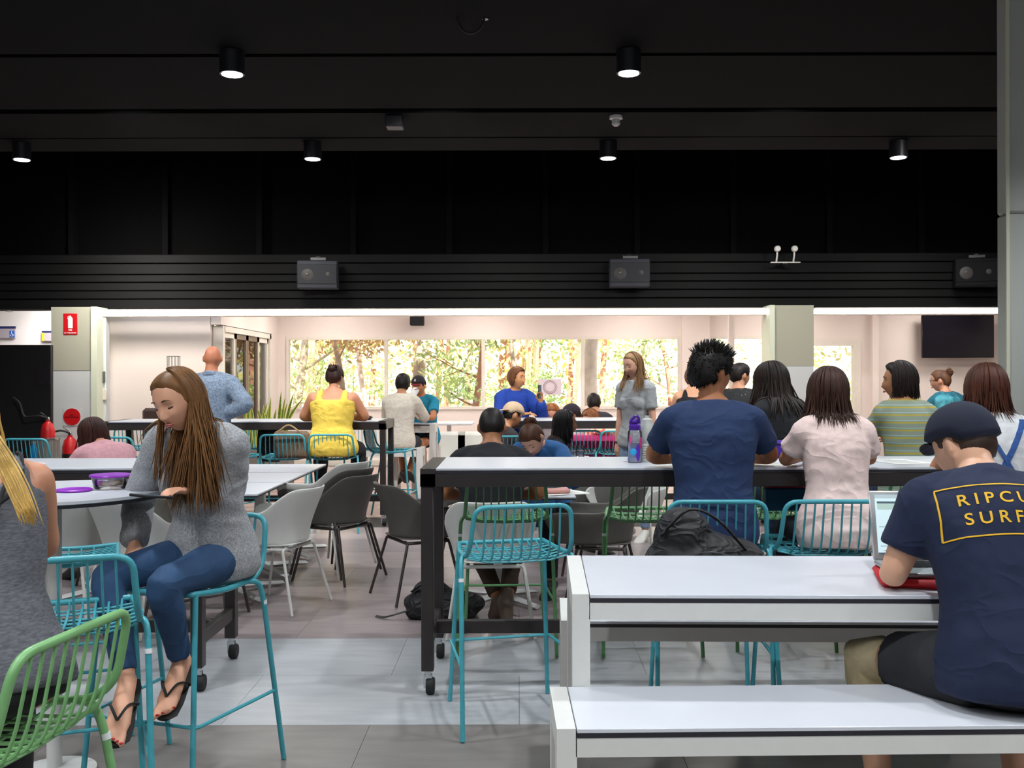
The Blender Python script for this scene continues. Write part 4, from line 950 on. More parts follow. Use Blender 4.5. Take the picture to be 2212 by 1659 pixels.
def person(label, x, y, rot, hz, S=1.0, fem=False, wide=1.0, lean=6, curve=10, head=(0, 5, 0), neck=8, skinc='#C08A6A', hair='short', hairc='#1A1412', hairlen=.25, hn=220, amax=125, hth=.014, hlow=95,
           arms=None, legs=None, top=('tee', '#1F3A6A'), bottom=('pants', '#22304A'), shoe='#2A2A2A', vox=.011, face=1, fold=.006, hem=-.09, hat=None, seed=1, belly=0, fingers=True, mouth='#A85A50', pone='person', hspread=.0, gravx=0, hrad=1.0, amin=None, topmat=None, lookdown=False, name='person', flipflop=False, hswirl=.006):
    T = thing('person', label, 'person', (x, y, 0), D2(rot), 'people in the hall')
    R = np.random.default_rng(seed)
    dtr = math.radians
    def spine(t):
        n = 12; p = arr((0, 0, hz)); st = t/n
        for i in range(n):
            a = dtr(lean+curve*((i+.5)*st)/.55); p = p + arr((0, math.sin(a), math.cos(a)))*st*S
        a = dtr(lean+curve*t/.55); return p, arr((0, math.cos(a), -math.sin(a))), arr((0, math.sin(a), math.cos(a)))
    if fem: prof = [(-.10, .150, .105), (-.04, .176, .125), (.03, .172, .120), (.12, .145, .100), (.20, .128, .09), (.30, .142, .10), (.40, .155, .108), (.47, .158, .095), (.525, .135, .075), (.56, .085, .058), (.585, .052, .048)]
    else: prof = [(-.10, .145, .105), (-.04, .168, .125), (.03, .166, .118), (.12, .152, .108), (.20, .150, .105), (.30, .166, .112), (.40, .182, .118), (.47, .186, .105), (.525, .158, .082), (.56, .095, .064), (.585, .06, .055)]
    seated = legs != 'stand'
    def torso(mb, off=0, t0=-.11, t1=.60, cap='round', flare=0, m=24, nk=None):
        C, A, B = [], [], []
        for t in np.linspace(t0, t1, 16):
            rx = np.interp(t, [q[0] for q in prof], [q[1] for q in prof])*S*(wide if t < .5 else 1+(wide-1)*max(0, (.585-t)/.085)); ry = np.interp(t, [q[0] for q in prof], [q[2] for q in prof])*S*(1+(wide-1)*.8 if t < .5 else 1)
            if belly and t < .4: ry *= 1+belly*math.exp(-((t-.12)/.14)**2)
            k = flare*max(0, (.35-t)/.4) + (.010*float(sstep((.20-t)/.15)) if off > .011 else 0)
            p, v, d = spine(t); o = off+k
            C.append(p); A.append(arr((1, 0, 0))*(rx+o)); B.append(v*(ry+o))
        if nk: A[-1] = arr((1, 0, 0))*nk*S; B[-1] = v*nk*.92*S
        mb.loft(C, A, B, m, cap, cap)
    sw = (.152 if fem else .172)*S*(1+(wide-1)*.75)
    nb, nv_, nd = spine(.575)
    an = dtr(lean+curve+neck*1.5); hc = nb + arr((0, math.sin(an), math.cos(an)))*(.147*S)
    yaw, pit, rol = head
    Rh = np.array(Matrix.Rotation(dtr(yaw), 3, 'Z') @ Matrix.Rotation(dtr(-pit), 3, 'X') @ Matrix.Rotation(dtr(rol), 3, 'Y'))
    hs = (S*.5+.5)*(.96 if fem else 1.0)
    def HW(P): return (np.atleast_2d(P)*hs) @ Rh.T + hc
    # limbs
    A_ = []
    for i, sx in enumerate((-1, 1)):
        sp_, v, d = spine(.492); sh_ = sp_ + arr((sx*sw, 0, 0))
        a = (arms or 'table'); a = a[i] if isinstance(a, (list, tuple)) else a
        if a == 'table': ua, fa = (sx*.28, .62, -.74), (-sx*.55, .80, .05)
        elif a == 'down': ua, fa = (sx*.14, -.02, -1), (sx*.02, .12, -1)
        elif a == 'lap': ua, fa = (sx*.15, .25, -1), (-sx*.3, .85, -.35)
        elif a == 'hip': ua, fa = (sx*.72, -.35, -.75), (-sx*.85, .25, -.4)
        elif a == 'phone': ua, fa = (sx*.2, .45, -.85), (-sx*.2, .8, .45)
        else: ua, fa = a
        if isinstance(ua, tuple) and len(ua) == 4: e = arr(ua[:3]); w_ = arr(fa[:3])
        else:
            ua = arr(ua); fa = arr(fa); e = sh_ + ua/np.linalg.norm(ua)*.285*S; w_ = e + fa/np.linalg.norm(fa)*.245*S
        A_.append((sh_, e, w_))
    L_ = []
    for i, sx in enumerate((-1, 1)):
        hp = arr((sx*.088*S*wide, 0, hz-.01*S)); l = (legs or 'stool'); l = l[i] if isinstance(l, (list, tuple)) else l
        if l == 'stool': k = hp + arr((sx*.07, .43, -.06))*S; an_ = k + arr((0, -.06, -.40))*S; to = an_ + arr((0, .17, -.06))
        elif l == 'chair': k = hp + arr((sx*.06, .44, .0))*S; an_ = arr((k[0], k[1]-.03, .09)); to = an_ + arr((0, .18, -.045))
        elif l == 'stand': k = hp + arr((sx*.01, .02, -.42))*S; an_ = arr((k[0], k[1]-.02, .085)); to = an_ + arr((sx*.03, .17, -.045))
        else: k, an_, to = [arr(q) for q in l]
        L_.append((hp, k, an_, to))
    b = MB(); torso(b, 0, -.06 if seated else -.11, .60, 'flat' if seated else 'round')
    if fem:
        for sx in (-1, 1):
            p, v, d = spine(.36); b.ell(p+arr((sx*.062*S, 0, 0))+v*.062*S, (.056*S, .045*S, .058*S))
    p, v, d = spine(-.02); b.ell(p-v*.01, (.160*S*wide, .118*S*wide, .085*S))
    nr = .047 if fem else .056
    b.tube([spine(.53)[0], nb, lerp(nb, hc, .5)-arr((0, .004, 0)), HW((0, -.018, -.03))[0]], [nr*1.35*S, nr*1.05*S, nr*S, nr*S], 16, 'round')
    for sx in (-1, 1):     # trapezius
        b.tube([lerp(nb, hc, .25), spine(.545)[0]+arr((sx*.07*S, 0, 0)), A_[(sx+1)//2][0]+arr((0, 0, .0))], [.035*S, .042*S, .05*S], 12, 'round')
    for sh_, e, w_ in A_:
        k = .86 if fem else 1.0; k *= S*(1+(wide-1)*.8)
        pts = [sh_, lerp(sh_, e, .3), lerp(sh_, e, .65), e, lerp(e, w_, .3), lerp(e, w_, .7), w_]
        b.tube(catmull(pts, 3), np.interp(np.linspace(0, 6, 19), range(7), arr([.055, .052, .045, .038, .041, .034, .026])*k), 14, 'round')
    def foot(mb, a, t, o=0.0, cap='round'):
        d = t-a; d /= np.linalg.norm(d); fl_ = arr((d[0], d[1], 0)); L = np.linalg.norm(t-a)
        he = a - d*.045*S - arr((0, 0, .03)); 
        side = np.cross(d, (0, 0, 1)); side /= np.linalg.norm(side)+1e-9; up = np.cross(side, d)
        C = [he+up*.0, a+d*.01-up*.02, a+d*L*.5-up*.035, a+d*L*.85-up*.045, a+d*L*1.12-up*.052]
        rx = [.030, .034, .040, .046, .034]; ry = [.034, .045, .033, .022, .016]
        mb.loft(C, [side*(r_+o)*S for r_ in rx], [up*(r_+o)*S for r_ in ry], 14, cap, cap)
    bare = flipflop or shoe is None
    toes = []
    for hp, k, a, t in L_:
        kk = S*(wide*.6+.4)
        pts = [hp, lerp(hp, k, .35), lerp(hp, k, .75), k, lerp(k, a, .3), lerp(k, a, .7), a]
        b.tube(catmull(pts, 3), np.interp(np.linspace(0, 6, 19), range(7), arr([.088, .084, .064, .055, .056, .042, .034])*kk), 16, 'round')
        if bare:
            foot(b, a, t)
            d = t-a; L = np.linalg.norm(d); d = d/L; side = np.cross(d, (0, 0, 1)); side /= np.linalg.norm(side); up = np.cross(side, d); ms = 1 if hp[0] < 0 else -1
            for q in range(5):
                c0 = a+d*(L*1.10-.009*q)+side*ms*(.027-.0145*q)-up*.050; c1 = c0+d*(.040-.003*q)-up*.004; r0 = (.0115, .0085, .008, .0078, .0075)[q]
                b.tube([c0, c1], r0*S, 10, 'round'); toes.append(c1+up*r0*.75*S)
    # head
    D, Fh = sphere_dirs(44, 36); b.add(HW(headsurf(D)), Fh)
    b.tube(HW([(0, .086, .022), (0, .097, .004), (0, .109, -.020), (0, .110, -.030), (0, .097, -.038)]), arr([.006, .0072, .0088, .0098, .008])*hs, 10, 'round')
    for sx in (-1, 1):
        b.ell(HW((sx*.010, .099, -.033))[0], arr((.008, .009, .007))*hs, 10, 7)
        b.ell(HW((sx*.082, -.012, -.004))[0], arr((.010, .020, .032))*hs, 12, 8, R=Rh @ np.array(Matrix.Rotation(sx*.35, 3, 'Z')))
    # hands
    def hand(mb, e, w_, sx, curl=.5, holding=False, up_=None):
        d = w_-e; d /= np.linalg.norm(d); side = np.cross(d, (0, 0, 1.)) ; side /= np.linalg.norm(side)+1e-9; up = np.cross(side, d)
        if up_ is not None: up = arr(up_); up -= d*up.dot(d); up /= np.linalg.norm(up); side = np.cross(d, up)
        q = S*(.92 if fem else 1)
        mb.loft([w_-d*.01, w_+d*.03*q, w_+d*.065*q, w_+d*.088*q], [side*.024*q, side*.036*q, side*.041*q, side*.037*q], [up*.019*q, up*.016*q, up*.014*q, up*.011*q], 12, 'round', 'round')
        base = w_+d*.085*q
        for f_, (o, l) in enumerate(((-.030, .062), (-.010, .073), (.010, .070), (.029, .054))):
            p0 = base+side*o*q; pts = [p0-d*.02*q]; dd = d.copy(); pts.append(p0)
            for seg in (.45, .32, .23):
                an2 = curl*(.7+.1*f_); dd = dd*math.cos(an2)-up*math.sin(an2)*1; dd /= np.linalg.norm(dd); up2 = up
                pts.append(pts[-1]+dd*l*seg*q); 
            mb.tube(pts, arr([.0085, .0088, .0082, .0075, .0062])*q, 8, 'round')
        tb_ = w_+d*.025*q - side*sx*.024*q*(-1)
        tb_ = w_+d*.022*q + side*(-sx)*.026*q
        mb.tube([w_+d*.01*q, tb_+d*.01*q, tb_+d*.035*q-side*sx*.018*q-up*.006, tb_+d*.062*q-side*sx*.014*q-up*.014], arr([.012, .0125, .0105, .008])*q, 8, 'round')
        return d, side, up
    hb = b if vox <= .008 else MB(); HD = []
    for i, (sh_, e, w_) in enumerate(A_): HD.append(hand(hb, e, w_, (-1, 1)[i], .35))
    me = remesh(b, vox, 3 if vox > .008 else 4, .5)
    if hb is not b and fingers:
        V = getv(me); fs = [tuple(p.vertices) for p in me.polygons]; m2 = MB().add(V, fs); m2.add(np.vstack(hb.v), hb.f); me = m2.mesh('body')
    sm_ = skin(skinc); body = link('body', me, sm_, T, angle=180)
    # clothing
    trees = []
    def garment(nm, mb, m, amp, seed2, v=None, sm=5):
        g = remesh(mb, v or max(.009, vox), sm); V = getv(g); N_ = getn(g)
        f1 = vnoise(V, (22, 22, 13), seed2); f2 = 1-np.abs(vnoise(V, (16, 16, 34), seed2+7))*2.2; f3 = vnoise(V, (60, 60, 40), seed2+3)
        V += N_*(f1*.7+f2*.5+f3*.18)[:, None]*amp; setv(g, V); o = link(nm, g, m, T, angle=180); trees.append(g); return o
    kind, tc = top[0], top[1]; off = top[2] if len(top) > 2 else .014; fl_ = top[3] if len(top) > 3 else 0
    tm = topmat or cloth(tc)
    parts = {}
    if bottom:
        g = MB(); torso(g, .004, -.075 if seated else -.13, .13, 'flat' if seated else 'round')
        p, v, d = spine(-.02); g.ell(p-v*.01, (.164*S*wide, .122*S*wide, .089*S))
        for hp, k, a, t in L_:
            kk = S*(wide*.6+.4)
            full = bottom[0] == 'pants'
            pts = [hp, lerp(hp, k, .35), lerp(hp, k, .75), k, lerp(k, a, .3), lerp(k, a, .7), lerp(k, a, .93)] if full else [hp, lerp(hp, k, .3), lerp(hp, k, .5), lerp(hp, k, .70)]
            rr = arr([.084, .090, .072, .064, .063, .050, .046] if full else [.096, .095, .088, .084])*kk + (.006 if not full else 0)
            g.tube(catmull(pts, 3), np.interp(np.linspace(0, len(pts)-1, 3*(len(pts)-1)+1), range(len(pts)), rr), 16, 'flat')
        parts['bottom'] = garment('trousers' if bottom[0] == 'pants' else 'shorts', g, cloth(bottom[1], var=.12, scale=12), .004, seed+20)
    g = MB(); t1 = .578 if kind != 'tank' else .50
    if kind == 'tank':
        torso(g, off*.7, hem, .455, 'flat', fl_)
        for sx in (-1, 1):
            for vv in (-1, 1):
                p1, v1, _ = spine(.43); p2, v2, _ = spine(.535); p3, v3, _ = spine(.49)
                g.tube([p1+arr((sx*.085*S*wide, 0, 0))+v1*vv*.070*S*wide, p3+arr((sx*.088*S*wide, 0, 0))+v3*vv*.066*S*(wide*.6+.4), p2+arr((sx*.085*S*wide, 0, .010))+v2*vv*.02], [.042*S, .036*S, .028*S], 10, 'round')
    else: torso(g, off, hem, t1, 'flat', fl_, nk=.078 if kind != 'polo' else .062)
    if fem:
        for sx in (-1, 1):
            p, v, d = spine(.36); g.ell(p+arr((sx*.062*S, 0, 0))+v*.066*S, (.062*S+off, .050*S+off, .066*S+off))
    if kind in ('tee', 'long', 'polo'):
        for sx in (-1, 1):
            sh_, e, w_ = A_[(sx+1)//2]; k = (.9 if fem else 1.0)*S*(1+(wide-1)*.8)
            g.tube([spine(.55)[0]+arr((sx*.06*S, 0, 0)), spine(.535)[0]+arr((sx*.12*S, 0, -.005)), sh_+arr((sx*.005, 0, 0))], arr([.034, .046, .056])*S+off*.7, 12, 'round')
            if kind == 'tee':
                pts = [sh_, lerp(sh_, e, .3), lerp(sh_, e, .66)]; rr = arr([.060, .058, .056])*k+off*.8
            else:
                pts = [sh_, lerp(sh_, e, .3), lerp(sh_, e, .65), e, lerp(e, w_, .35), lerp(e, w_, .75), lerp(e, w_, .97)]; rr = arr([.062, .060, .055, .050, .050, .043, .034])*k+off*.8
            g.tube(catmull(pts, 3), np.interp(np.linspace(0, len(pts)-1, 3*(len(pts)-1)+1), range(len(pts)), rr), 14, 'flat')
    parts['top'] = garment({'tee': 't_shirt', 'long': 'jumper', 'polo': 'shirt', 'tank': 'tank_top'}[kind], g, tm, fold, seed)
    # shoes
    if shoe and not flipflop:
        for hp, k, a, t in L_:
            sb = MB(); foot(sb, a, t, .009); so = link('shoe', remesh(sb, .010, 2), mat('shoe '+shoe, shoe, .6, var=.1), T, angle=180)
    if flipflop or shoe == '':
        pass
    # hair
    hm = hairmat(hairc)
    Dh, Fh2 = sphere_dirs(40, 30)
    if hair != 'bald':
        P = headsurf(Dh); mk = hairmask(Dh, P, hair)
        nn = Dh/np.linalg.norm(Dh, axis=1)[:, None]
        th = hth*(1+.25*vnoise(Dh, 5, seed)) * (1 if hat is None else .6)
        P2 = P + nn*(mk*th - (1-mk)*.014)[:, None]
        mb = MB().add(HW(P2), Fh2); hr = mb.build('hair', hm, T, angle=180)
    sb = MB(); bvh = [BVHTree.FromPolygons([tuple(v) for v in getv(g_)], [tuple(p.vertices) for p in g_.polygons]) for g_ in trees[-1:]]
    def settle(p, rad=.007):
        for tr in bvh:
            loc, nrm, idx, dist = tr.find_nearest(Vector(p), .09)
            if loc is not None:
                s = (Vector(p)-loc).dot(nrm)
                if s < rad: p = np.array(loc + nrm*rad)
        return p
    if hair in ('long', 'bob'):
        for k in range(hn):
            a = dtr(R.uniform(-(amin or amax), amax)); jit = R.uniform(0, .012); te = dtr(hlow+R.uniform(-8, 8)); front = abs(a) > 1.6
            path = []
            for th_ in np.linspace(.12+R.uniform(0, .5), te, 8):
                d = arr([[math.sin(th_)*math.sin(a), -math.sin(th_)*math.cos(a), math.cos(th_)]]); p = headsurf(d)[0] + d[0]*(hth*.8+jit)
                path.append(HW(p)[0])
            p = path[-1]; L = hairlen*R.uniform(.85, 1.05); st = .028; n_ = int(L/st); out = p-hc; out[2] = 0; out /= np.linalg.norm(out)+1e-9
            tgt = -.10 if hair == 'long' else -.05
            sx_ = R.normal(0, .003, 2)
            for q in range(n_):
                drift = out*(hspread if q < 4 else -.001)+arr((gravx*.01*(q/n_), 0, 0))
                p = p + arr((sx_[0], sx_[1], -st)) + drift + arr((math.sin(q*.8+k)*.0015, 0, 0)); p = settle(p, .006+jit*.6); path.append(p)
            n2 = len(path); rr = np.concatenate([np.linspace(.006, .0085, 6), np.linspace(.0085, .0075, max(1, n2-9)), [.005, .0028, .001]])[:n2]
            if len(rr) < n2: rr = np.append(rr, [.001]*(n2-len(rr)))
            sb.tube(path, rr*hs*hrad, 5 if hrad > .7 else 4, flat=.55)
    if hair in ('short', 'spiky', 'full', 'bun'):
        Q = R.normal(size=(hn*3, 3)); Q /= np.linalg.norm(Q, axis=1)[:, None]; PQ = headsurf(Q); mq = hairmask(Q, PQ, hair)
        sel = np.where(mq > .8)[0][:hn]
        for i in sel:
            d = Q[i]; p = PQ[i]+d*hth*.5
            if hat is not None and p[2] > .02: continue
            if hair == 'bun': tgt = arr((0, -.085, .075)); c_ = tgt-p; c_ /= np.linalg.norm(c_); L = .06; c_ = c_*.95+d*.1
            elif hair == 'spiky': L = .018+.026*(d[2] > .6); c_ = d*(.3+.4*(d[2] > .5))+arr((0, .35, .25))*max(0, d[2])+arr((0, -.1, -1.1))*max(0, .55-d[2])+R.normal(0, .10, 3)
            else: L = .018; c_ = d*.22+arr((0, .25*(d[1] > 0), -.75))*(1-.6*max(0, d[2]))+R.normal(0, .13, 3)
            c_ /= np.linalg.norm(c_); e1 = p+c_*L*.5+d*.003; e2 = p+c_*L+(d*-.004 if hair != 'spiky' else 0)
            sb.tube(HW([p-c_*.006, p+c_*.012, e1, e2]), arr([.0055, .006, .0045, .0008])*hs, 4, flat=.6)
    if sb.n: sb.build('hair_strands', hm, T, angle=180)
    if hair == 'bun':
        mb = MB().ell(HW((0, -.095, .085))[0], arr((.042, .040, .040))*hs, 14, 10)
        for k in range(14):
            a = 2*PI*k/14; ax = arr((math.cos(a), 0, math.sin(a))); mb.tube([HW(arr((0, -.095, .085))+ax*.014*(1-abs(q))+ax*.036*math.sin((q+1)*PI/2)+arr((0, q*.036, 0))+arr((math.sin(q*2+k)*.006, 0, 0)))[0] for q in np.linspace(-1, 1, 7)], .007*hs, 5)
        mb.build('hair_bun', hm, T, angle=180)
    if face:
        dk = mat('dark lashes', '#1A1210', .6); wh = mat('eye white', '#D8D2CC', .35)
        for sx in (-1, 1):
            ex, ez = .033, .010
            if lookdown:
                eye = MB().ell(HW((sx*ex, .0755, ez))[0], arr((.0135, .0085, .0090))*hs, 14, 10, R=Rh).build('eyelid', sm_, T, angle=180)
                MB().tube([HW((sx*ex+q*.0145, .0865-.006*q*q-.002*(q*sx > 0), ez-.0065+.003*q*q))[0] for q in np.linspace(-1, 1, 9)], arr([.0010, .0018, .0024, .0027, .0027, .0027, .0024, .0018, .0010])*hs, 6).build('lashes', dk, eye)
            else:
                eye = MB().ell(HW((sx*ex, .0745, ez))[0], arr((.0135, .0095, .0075))*hs, 14, 10, R=Rh).build('eye', wh, T)
                MB().ell(HW((sx*ex, .0815, ez))[0], arr((.0058, .0035, .0058))*hs, 12, 8, R=Rh).build('iris', mat('iris', '#2C1C14', .2), eye)
                MB().tube([HW((sx*ex+q*.0145, .0845-.006*q*q, ez+.0065-.004*q*q))[0] for q in np.linspace(-1, 1, 7)], .0016*hs, 6).build('lashes', dk, eye)
            MB().tube([HW((sx*(.033+q*.017), .0935-.010*max(0, q)**2-.002*q, .034+.004*(1-q*q)-.003*max(0, q)))[0] for q in np.linspace(-1, 1, 9)], arr([.0022, .0034, .0038, .0038, .0034, .0030, .0024, .0017, .0008])*hs, 6, flat=.6).build('eyebrow', hairmat('#3A261C') if hairc not in ('#1A1412', '#15110F') else hm, T)
        lp = mat('lips '+mouth, mouth, .45)
        mb = MB().tube([HW((q*.023, .0985-.012*q*q, -.0585+.0012*math.cos(q*5)-.001*q*q))[0] for q in np.linspace(-1, 1, 11)], np.array([.001, .0025, .0036, .0042, .0044, .004, .0044, .0042, .0036, .0025, .001])*hs, 8, flat=.8)
        mb.tube([HW((q*.020, .0980-.012*q*q, -.0660+.003*q*q))[0] for q in np.linspace(-1, 1, 9)], np.array([.001, .003, .0045, .0052, .0055, .0052, .0045, .003, .001])*hs, 8, flat=.85)
        mb.build('lips', lp, T)
    if hat:
        hc_, off2, style = hat; Dq, Fq = sphere_dirs(36, 26); P = headsurf(Dq); k = sstep((P[:, 2]-(.034 if style != 'back' else .040)+.030*sstep(-Dq[:, 1]*1.6))/.008+.5)
        P = P + Dq*(k*(.020+.010*np.clip(Dq[:, 2], 0, 1)) - (1-k)*.02)[:, None]
        cm_ = mat('cap cotton '+hc_, hc_, .85, var=.06, scale=30, bump=.12, bscale=260); cp = MB().add(HW(P), Fq).build('cap', cm_, T, angle=180)
        s = -1 if style == 'back' else 1
        C, A, B = [], [], []
        for q in np.linspace(0, 1, 5):
            C.append(HW((0, s*(.088+.060*q), .040-.020*q*q+(.0 if s > 0 else -.012)))[0]); wd = .072*math.sqrt(max(.05, 1-(q*.95)**2)); A.append(Rh @ arr((wd*hs, 0, 0))); B.append(Rh @ arr((0, 0, .0035)))
        MB().loft(C, A, B, 16).build('cap_peak', cloth(off2), cp, angle=50)
        MB().ell(HW((0, 0, .146))[0], (.006, .006, .004)).build('cap_button', cloth(hc_), cp)
    return dict(T=T, toes=toes, A=A_, L=L_, HD=HD, hc=hc, Rh=Rh, hs=hs, HW=HW, parts=parts, spine=spine, S=S, trees=trees, hand=hand)
STOOL_H = .845
SKA, SKB = '#B97F5C', '#CF9C82'
P = {}
folds(NYL, .6, 9)
place(STT, (X(2062, 9.8), 9.85, 0), D2(25), 'teal wire stool under the woman in teal tie-dye', GF)
place(STT, (X(1588, 9.4), 9.45, 0), D2(-30), 'teal wire stool under the person in the black speckled shirt', GF)
# ---- the woman in the grey jumper
heather = mat('grey heather knit', '#828387', .9, col2='#B6B7BA', scale=170, ramp=(.30, .70), bump=.35, bscale=200, detail=5)
WX, WY, WR = -1.17, 3.80, 170
def LP(px, py, Y, x=WX, y=WY, rot=WR):
    dx, dy = X(px, Y)-x, Y-y; c, s_ = math.cos(D2(rot)), math.sin(D2(rot)); return (dx*c+dy*s_, -dx*s_+dy*c, Z(py, Y))
w1 = person('young woman in a loose grey jumper and jeans looking down at a phone', WX, WY, WR, .84, .90, True, wide=.97, lean=9, curve=17, head=(-15, 22, 8), neck=12, skinc='#D9A184', hair='long', hairc='#74502F', hairlen=.42, hn=900, hrad=.5, amin=104, amax=38, hth=.012, hlow=92,
            arms=[(LP(497, 1062, 3.78)+(0,), LP(400, 1058, 3.50)+(0,)), (LP(298, 1080, 3.88)+(0,), LP(290, 1172, 3.72)+(0,))],
            legs=[(LP(352, 1262, 3.42), LP(388, 1425, 3.56), LP(350, 1500, 3.42)), (LP(232, 1245, 3.50), LP(272, 1465, 3.38), LP(246, 1552, 3.22))],
            top=('long', '#8A8A8C', .024, .0), topmat=heather, bottom=('pants', '#27466A'), shoe=None, flipflop=True, vox=.0065, fold=.012, hem=-.085, seed=3, mouth='#B5625A', lookdown=True)
P['w1'] = w1
jm = None
BKR = mat('flip-flop rubber', '#1A1716', .7)
for hp, k, a, t in w1['L']:
    d = t-a; d /= np.linalg.norm(d); side = np.cross(d, (0, 0, 1)); side /= np.linalg.norm(side); up = np.cross(side, d); L = np.linalg.norm(t-a)
    C = [a-d*.075-up*.072, a-d*.04-up*.078, a+d*.06-up*.078, a+d*L*.8-up*.074, a+d*L*1.12-up*.076, a+d*L*1.25-up*.074]
    sole = MB().loft(C, [side*r_ for r_ in (.022, .034, .036, .046, .043, .02)], [up*.008]*6, 16).build('flip_flop', BKR, w1['T'])
    fr = a+d*L*.88-up*.030
    for sx in (-1, 1): MB().tube(catmull([fr+up*.004, a+d*L*.62+side*sx*.028-up*.008, a+d*L*.38+side*sx*.045-up*.045, a+d*.05+side*sx*.038-up*.07]), .0055, 8, flat=.6).build('strap', BKR, sole)
for tp in w1['toes']: MB().ell(tp, (.0065, .0065, .0035)).build('toenail', mat('red nail polish', '#B01020', .3), w1['T'])
mb = MB(); rr_ = np.random.default_rng(2)
for k in range(26):      # loose strands over the right side of her chest
    p = w1['HW']((.074+rr_.uniform(0, .01), .005+rr_.uniform(-.01, .03), -.01))[0]; path = [w1['HW']((.066, .01, .07))[0], w1['HW']((.080, .012, .03))[0], p]
    for q in range(11): p = p + arr((rr_.normal(0, .001)+.0015, .001, -.024)); path.append(p)
    mb.tube(path, list(np.linspace(.003, .0025, 11))+[.002, .0014, .0005], 4, flat=.6)
mb.build('hair_strands', hairmat('#74502F'), w1['T'], angle=180)['kind'] = 'stuff'
ph = thing('smartphone', 'black smartphone in the grey-jumpered woman\'s hand', 'phone', (0, 0, 0))
sh_, e, w_ = w1['A'][0]; d, side, up = w1['HD'][0]
Mw = Matrix.Translation((WX, WY, 0)) @ Matrix.Rotation(D2(WR), 4, 'Z')
pw = Mw @ Vector(w_+d*.14-up*.028); dw = Mw.to_3x3() @ Vector(d)
ph.location = pw; ph.rotation_euler = (D2(8), D2(-4), math.atan2(dw.y, dw.x)-PI/2)
MB().box(-.036, .036, -.02, .125, 0, .009, .003).build('case', DBLACK, ph); MB().box(-.033, .033, -.017, .122, .009, .0095).build('screen', mat('phone screen', '#2A3038', .15, emit='#52606E', es=.3), ph)
# ---- blonde woman at the left edge
gt = mat('grey marl jersey', '#4F5058', .9, col2='#6A6B72', scale=60, stretch=(1, 1, 4), ramp=(.35, .65), bump=.2, bscale=160)
w2 = person('blonde woman in a grey racer-back tank top at the left edge', -1.185, 2.20, 42, STOOL_H, .89, True, wide=1.14, lean=16, curve=8, head=(8, 12, 0), skinc='#C58A6C', hair='long', hairc='#C9A25A', hairlen=.52, hn=520, hrad=.7, amax=105, hth=.012,
            top=('tank', '#55565C', .012, .012), topmat=gt, bottom=('pants', '#141216'), shoe='#222222', vox=.009, face=0, fold=.005, hem=-.05, seed=5)
sp_ = w2['spine']
for sx in (-1, 1):
    for q in (0, 1):
        p1, v1, _ = sp_(.36+.03*q); p2, v2, _ = sp_(.45); p3, v3, _ = sp_(.54)
        MB().tube(catmull([p1-v1*.118+arr((sx*.02, 0, 0)), p2-v2*.108+arr((sx*(.055+.03*q), 0, 0)), p3-v3*.06+arr((sx*(.09+.02*q), 0, 0)), p3+arr((sx*(.095+.02*q), 0, .03))]), .005, 6).build('strap', DBLACK, w2['T'])
mb = MB()
for q in range(70):
    u = rr_.uniform(0, 1); v_ = rr_.normal(0, 4)
    a0 = LP(-55+40*u+v_, 930, 2.10, -1.185, 2.20, 42); a1 = LP(-8+38*u+v_, 1000, 2.04, -1.185, 2.20, 42); a2 = LP(28+32*u+v_, 1060+18*(1-u), 2.0, -1.185, 2.20, 42); a3 = LP(48+30*u+v_*1.5, 1100+34*rr_.random(), 1.99, -1.185, 2.20, 42)
    mb.tube(catmull([a0, a1, a2, a3], 4), np.linspace(.0030, .0008, 13), 4, flat=.6)
mb.build('hair_lock', hairmat('#C9A25A'), w2['T'], angle=180)['kind'] = 'stuff'
# ---- man in cap with the printed T-shirt
m1 = person('man in a dark navy cap and printed T-shirt typing at the laptop', 1.36, 2.74, -4, ZB+.10, .98, False, lean=8, curve=31, head=(28, 20, 0), neck=12, skinc='#D6A487', hair='short', hairc='#3A2A22', hn=0, hth=.006,
            arms=[((-.265, .20, .915, 0), (-.17, .37, .99, 0)), ((.30, .24, .95, 0), (.12, .42, .93, 0))],
            legs=[((-.30, .34, .63), (-.26, .34, .18), (-.27, .52, .1)), ((.16, .44, .67), (.17, .38, .18), (.18, .56, .1))],
            top=('tee', '#111D3C', .016, .012), bottom=('shorts', '#222226'), shoe='#2A2A30', vox=.007, fold=.007, hem=-.07, hat=('#141B30', '#141B30', 'front'), seed=8, wide=1.06, face=1)
bnd = m1['L'][0]; MB().tube([lerp(bnd[0], bnd[1], .86), bnd[1], lerp(bnd[1], bnd[2], .14)], [.074, .076, .071], 18, 'round').build('knee_bandage', mat('beige bandage', '#DCCBA2', .85, var=.08, scale=40, bump=.3), m1['T'])
def project(me, T_, tree, dirv, off):
    V = getv(me); out = []
    for v in V:
        h_ = tree.ray_cast(Vector(v), Vector(dirv), 1.0); out.append(np.array(h_[0] + h_[1]*off) if h_[0] is not None else v)
    setv(me, np.array(out))
tg = m1['trees'][-1]; tree_ = BVHTree.FromPolygons([tuple(v) for v in getv(tg)], [tuple(p.vertices) for p in tg.polygons])
INK = mat('yellow print ink', '#E2B120', .7)
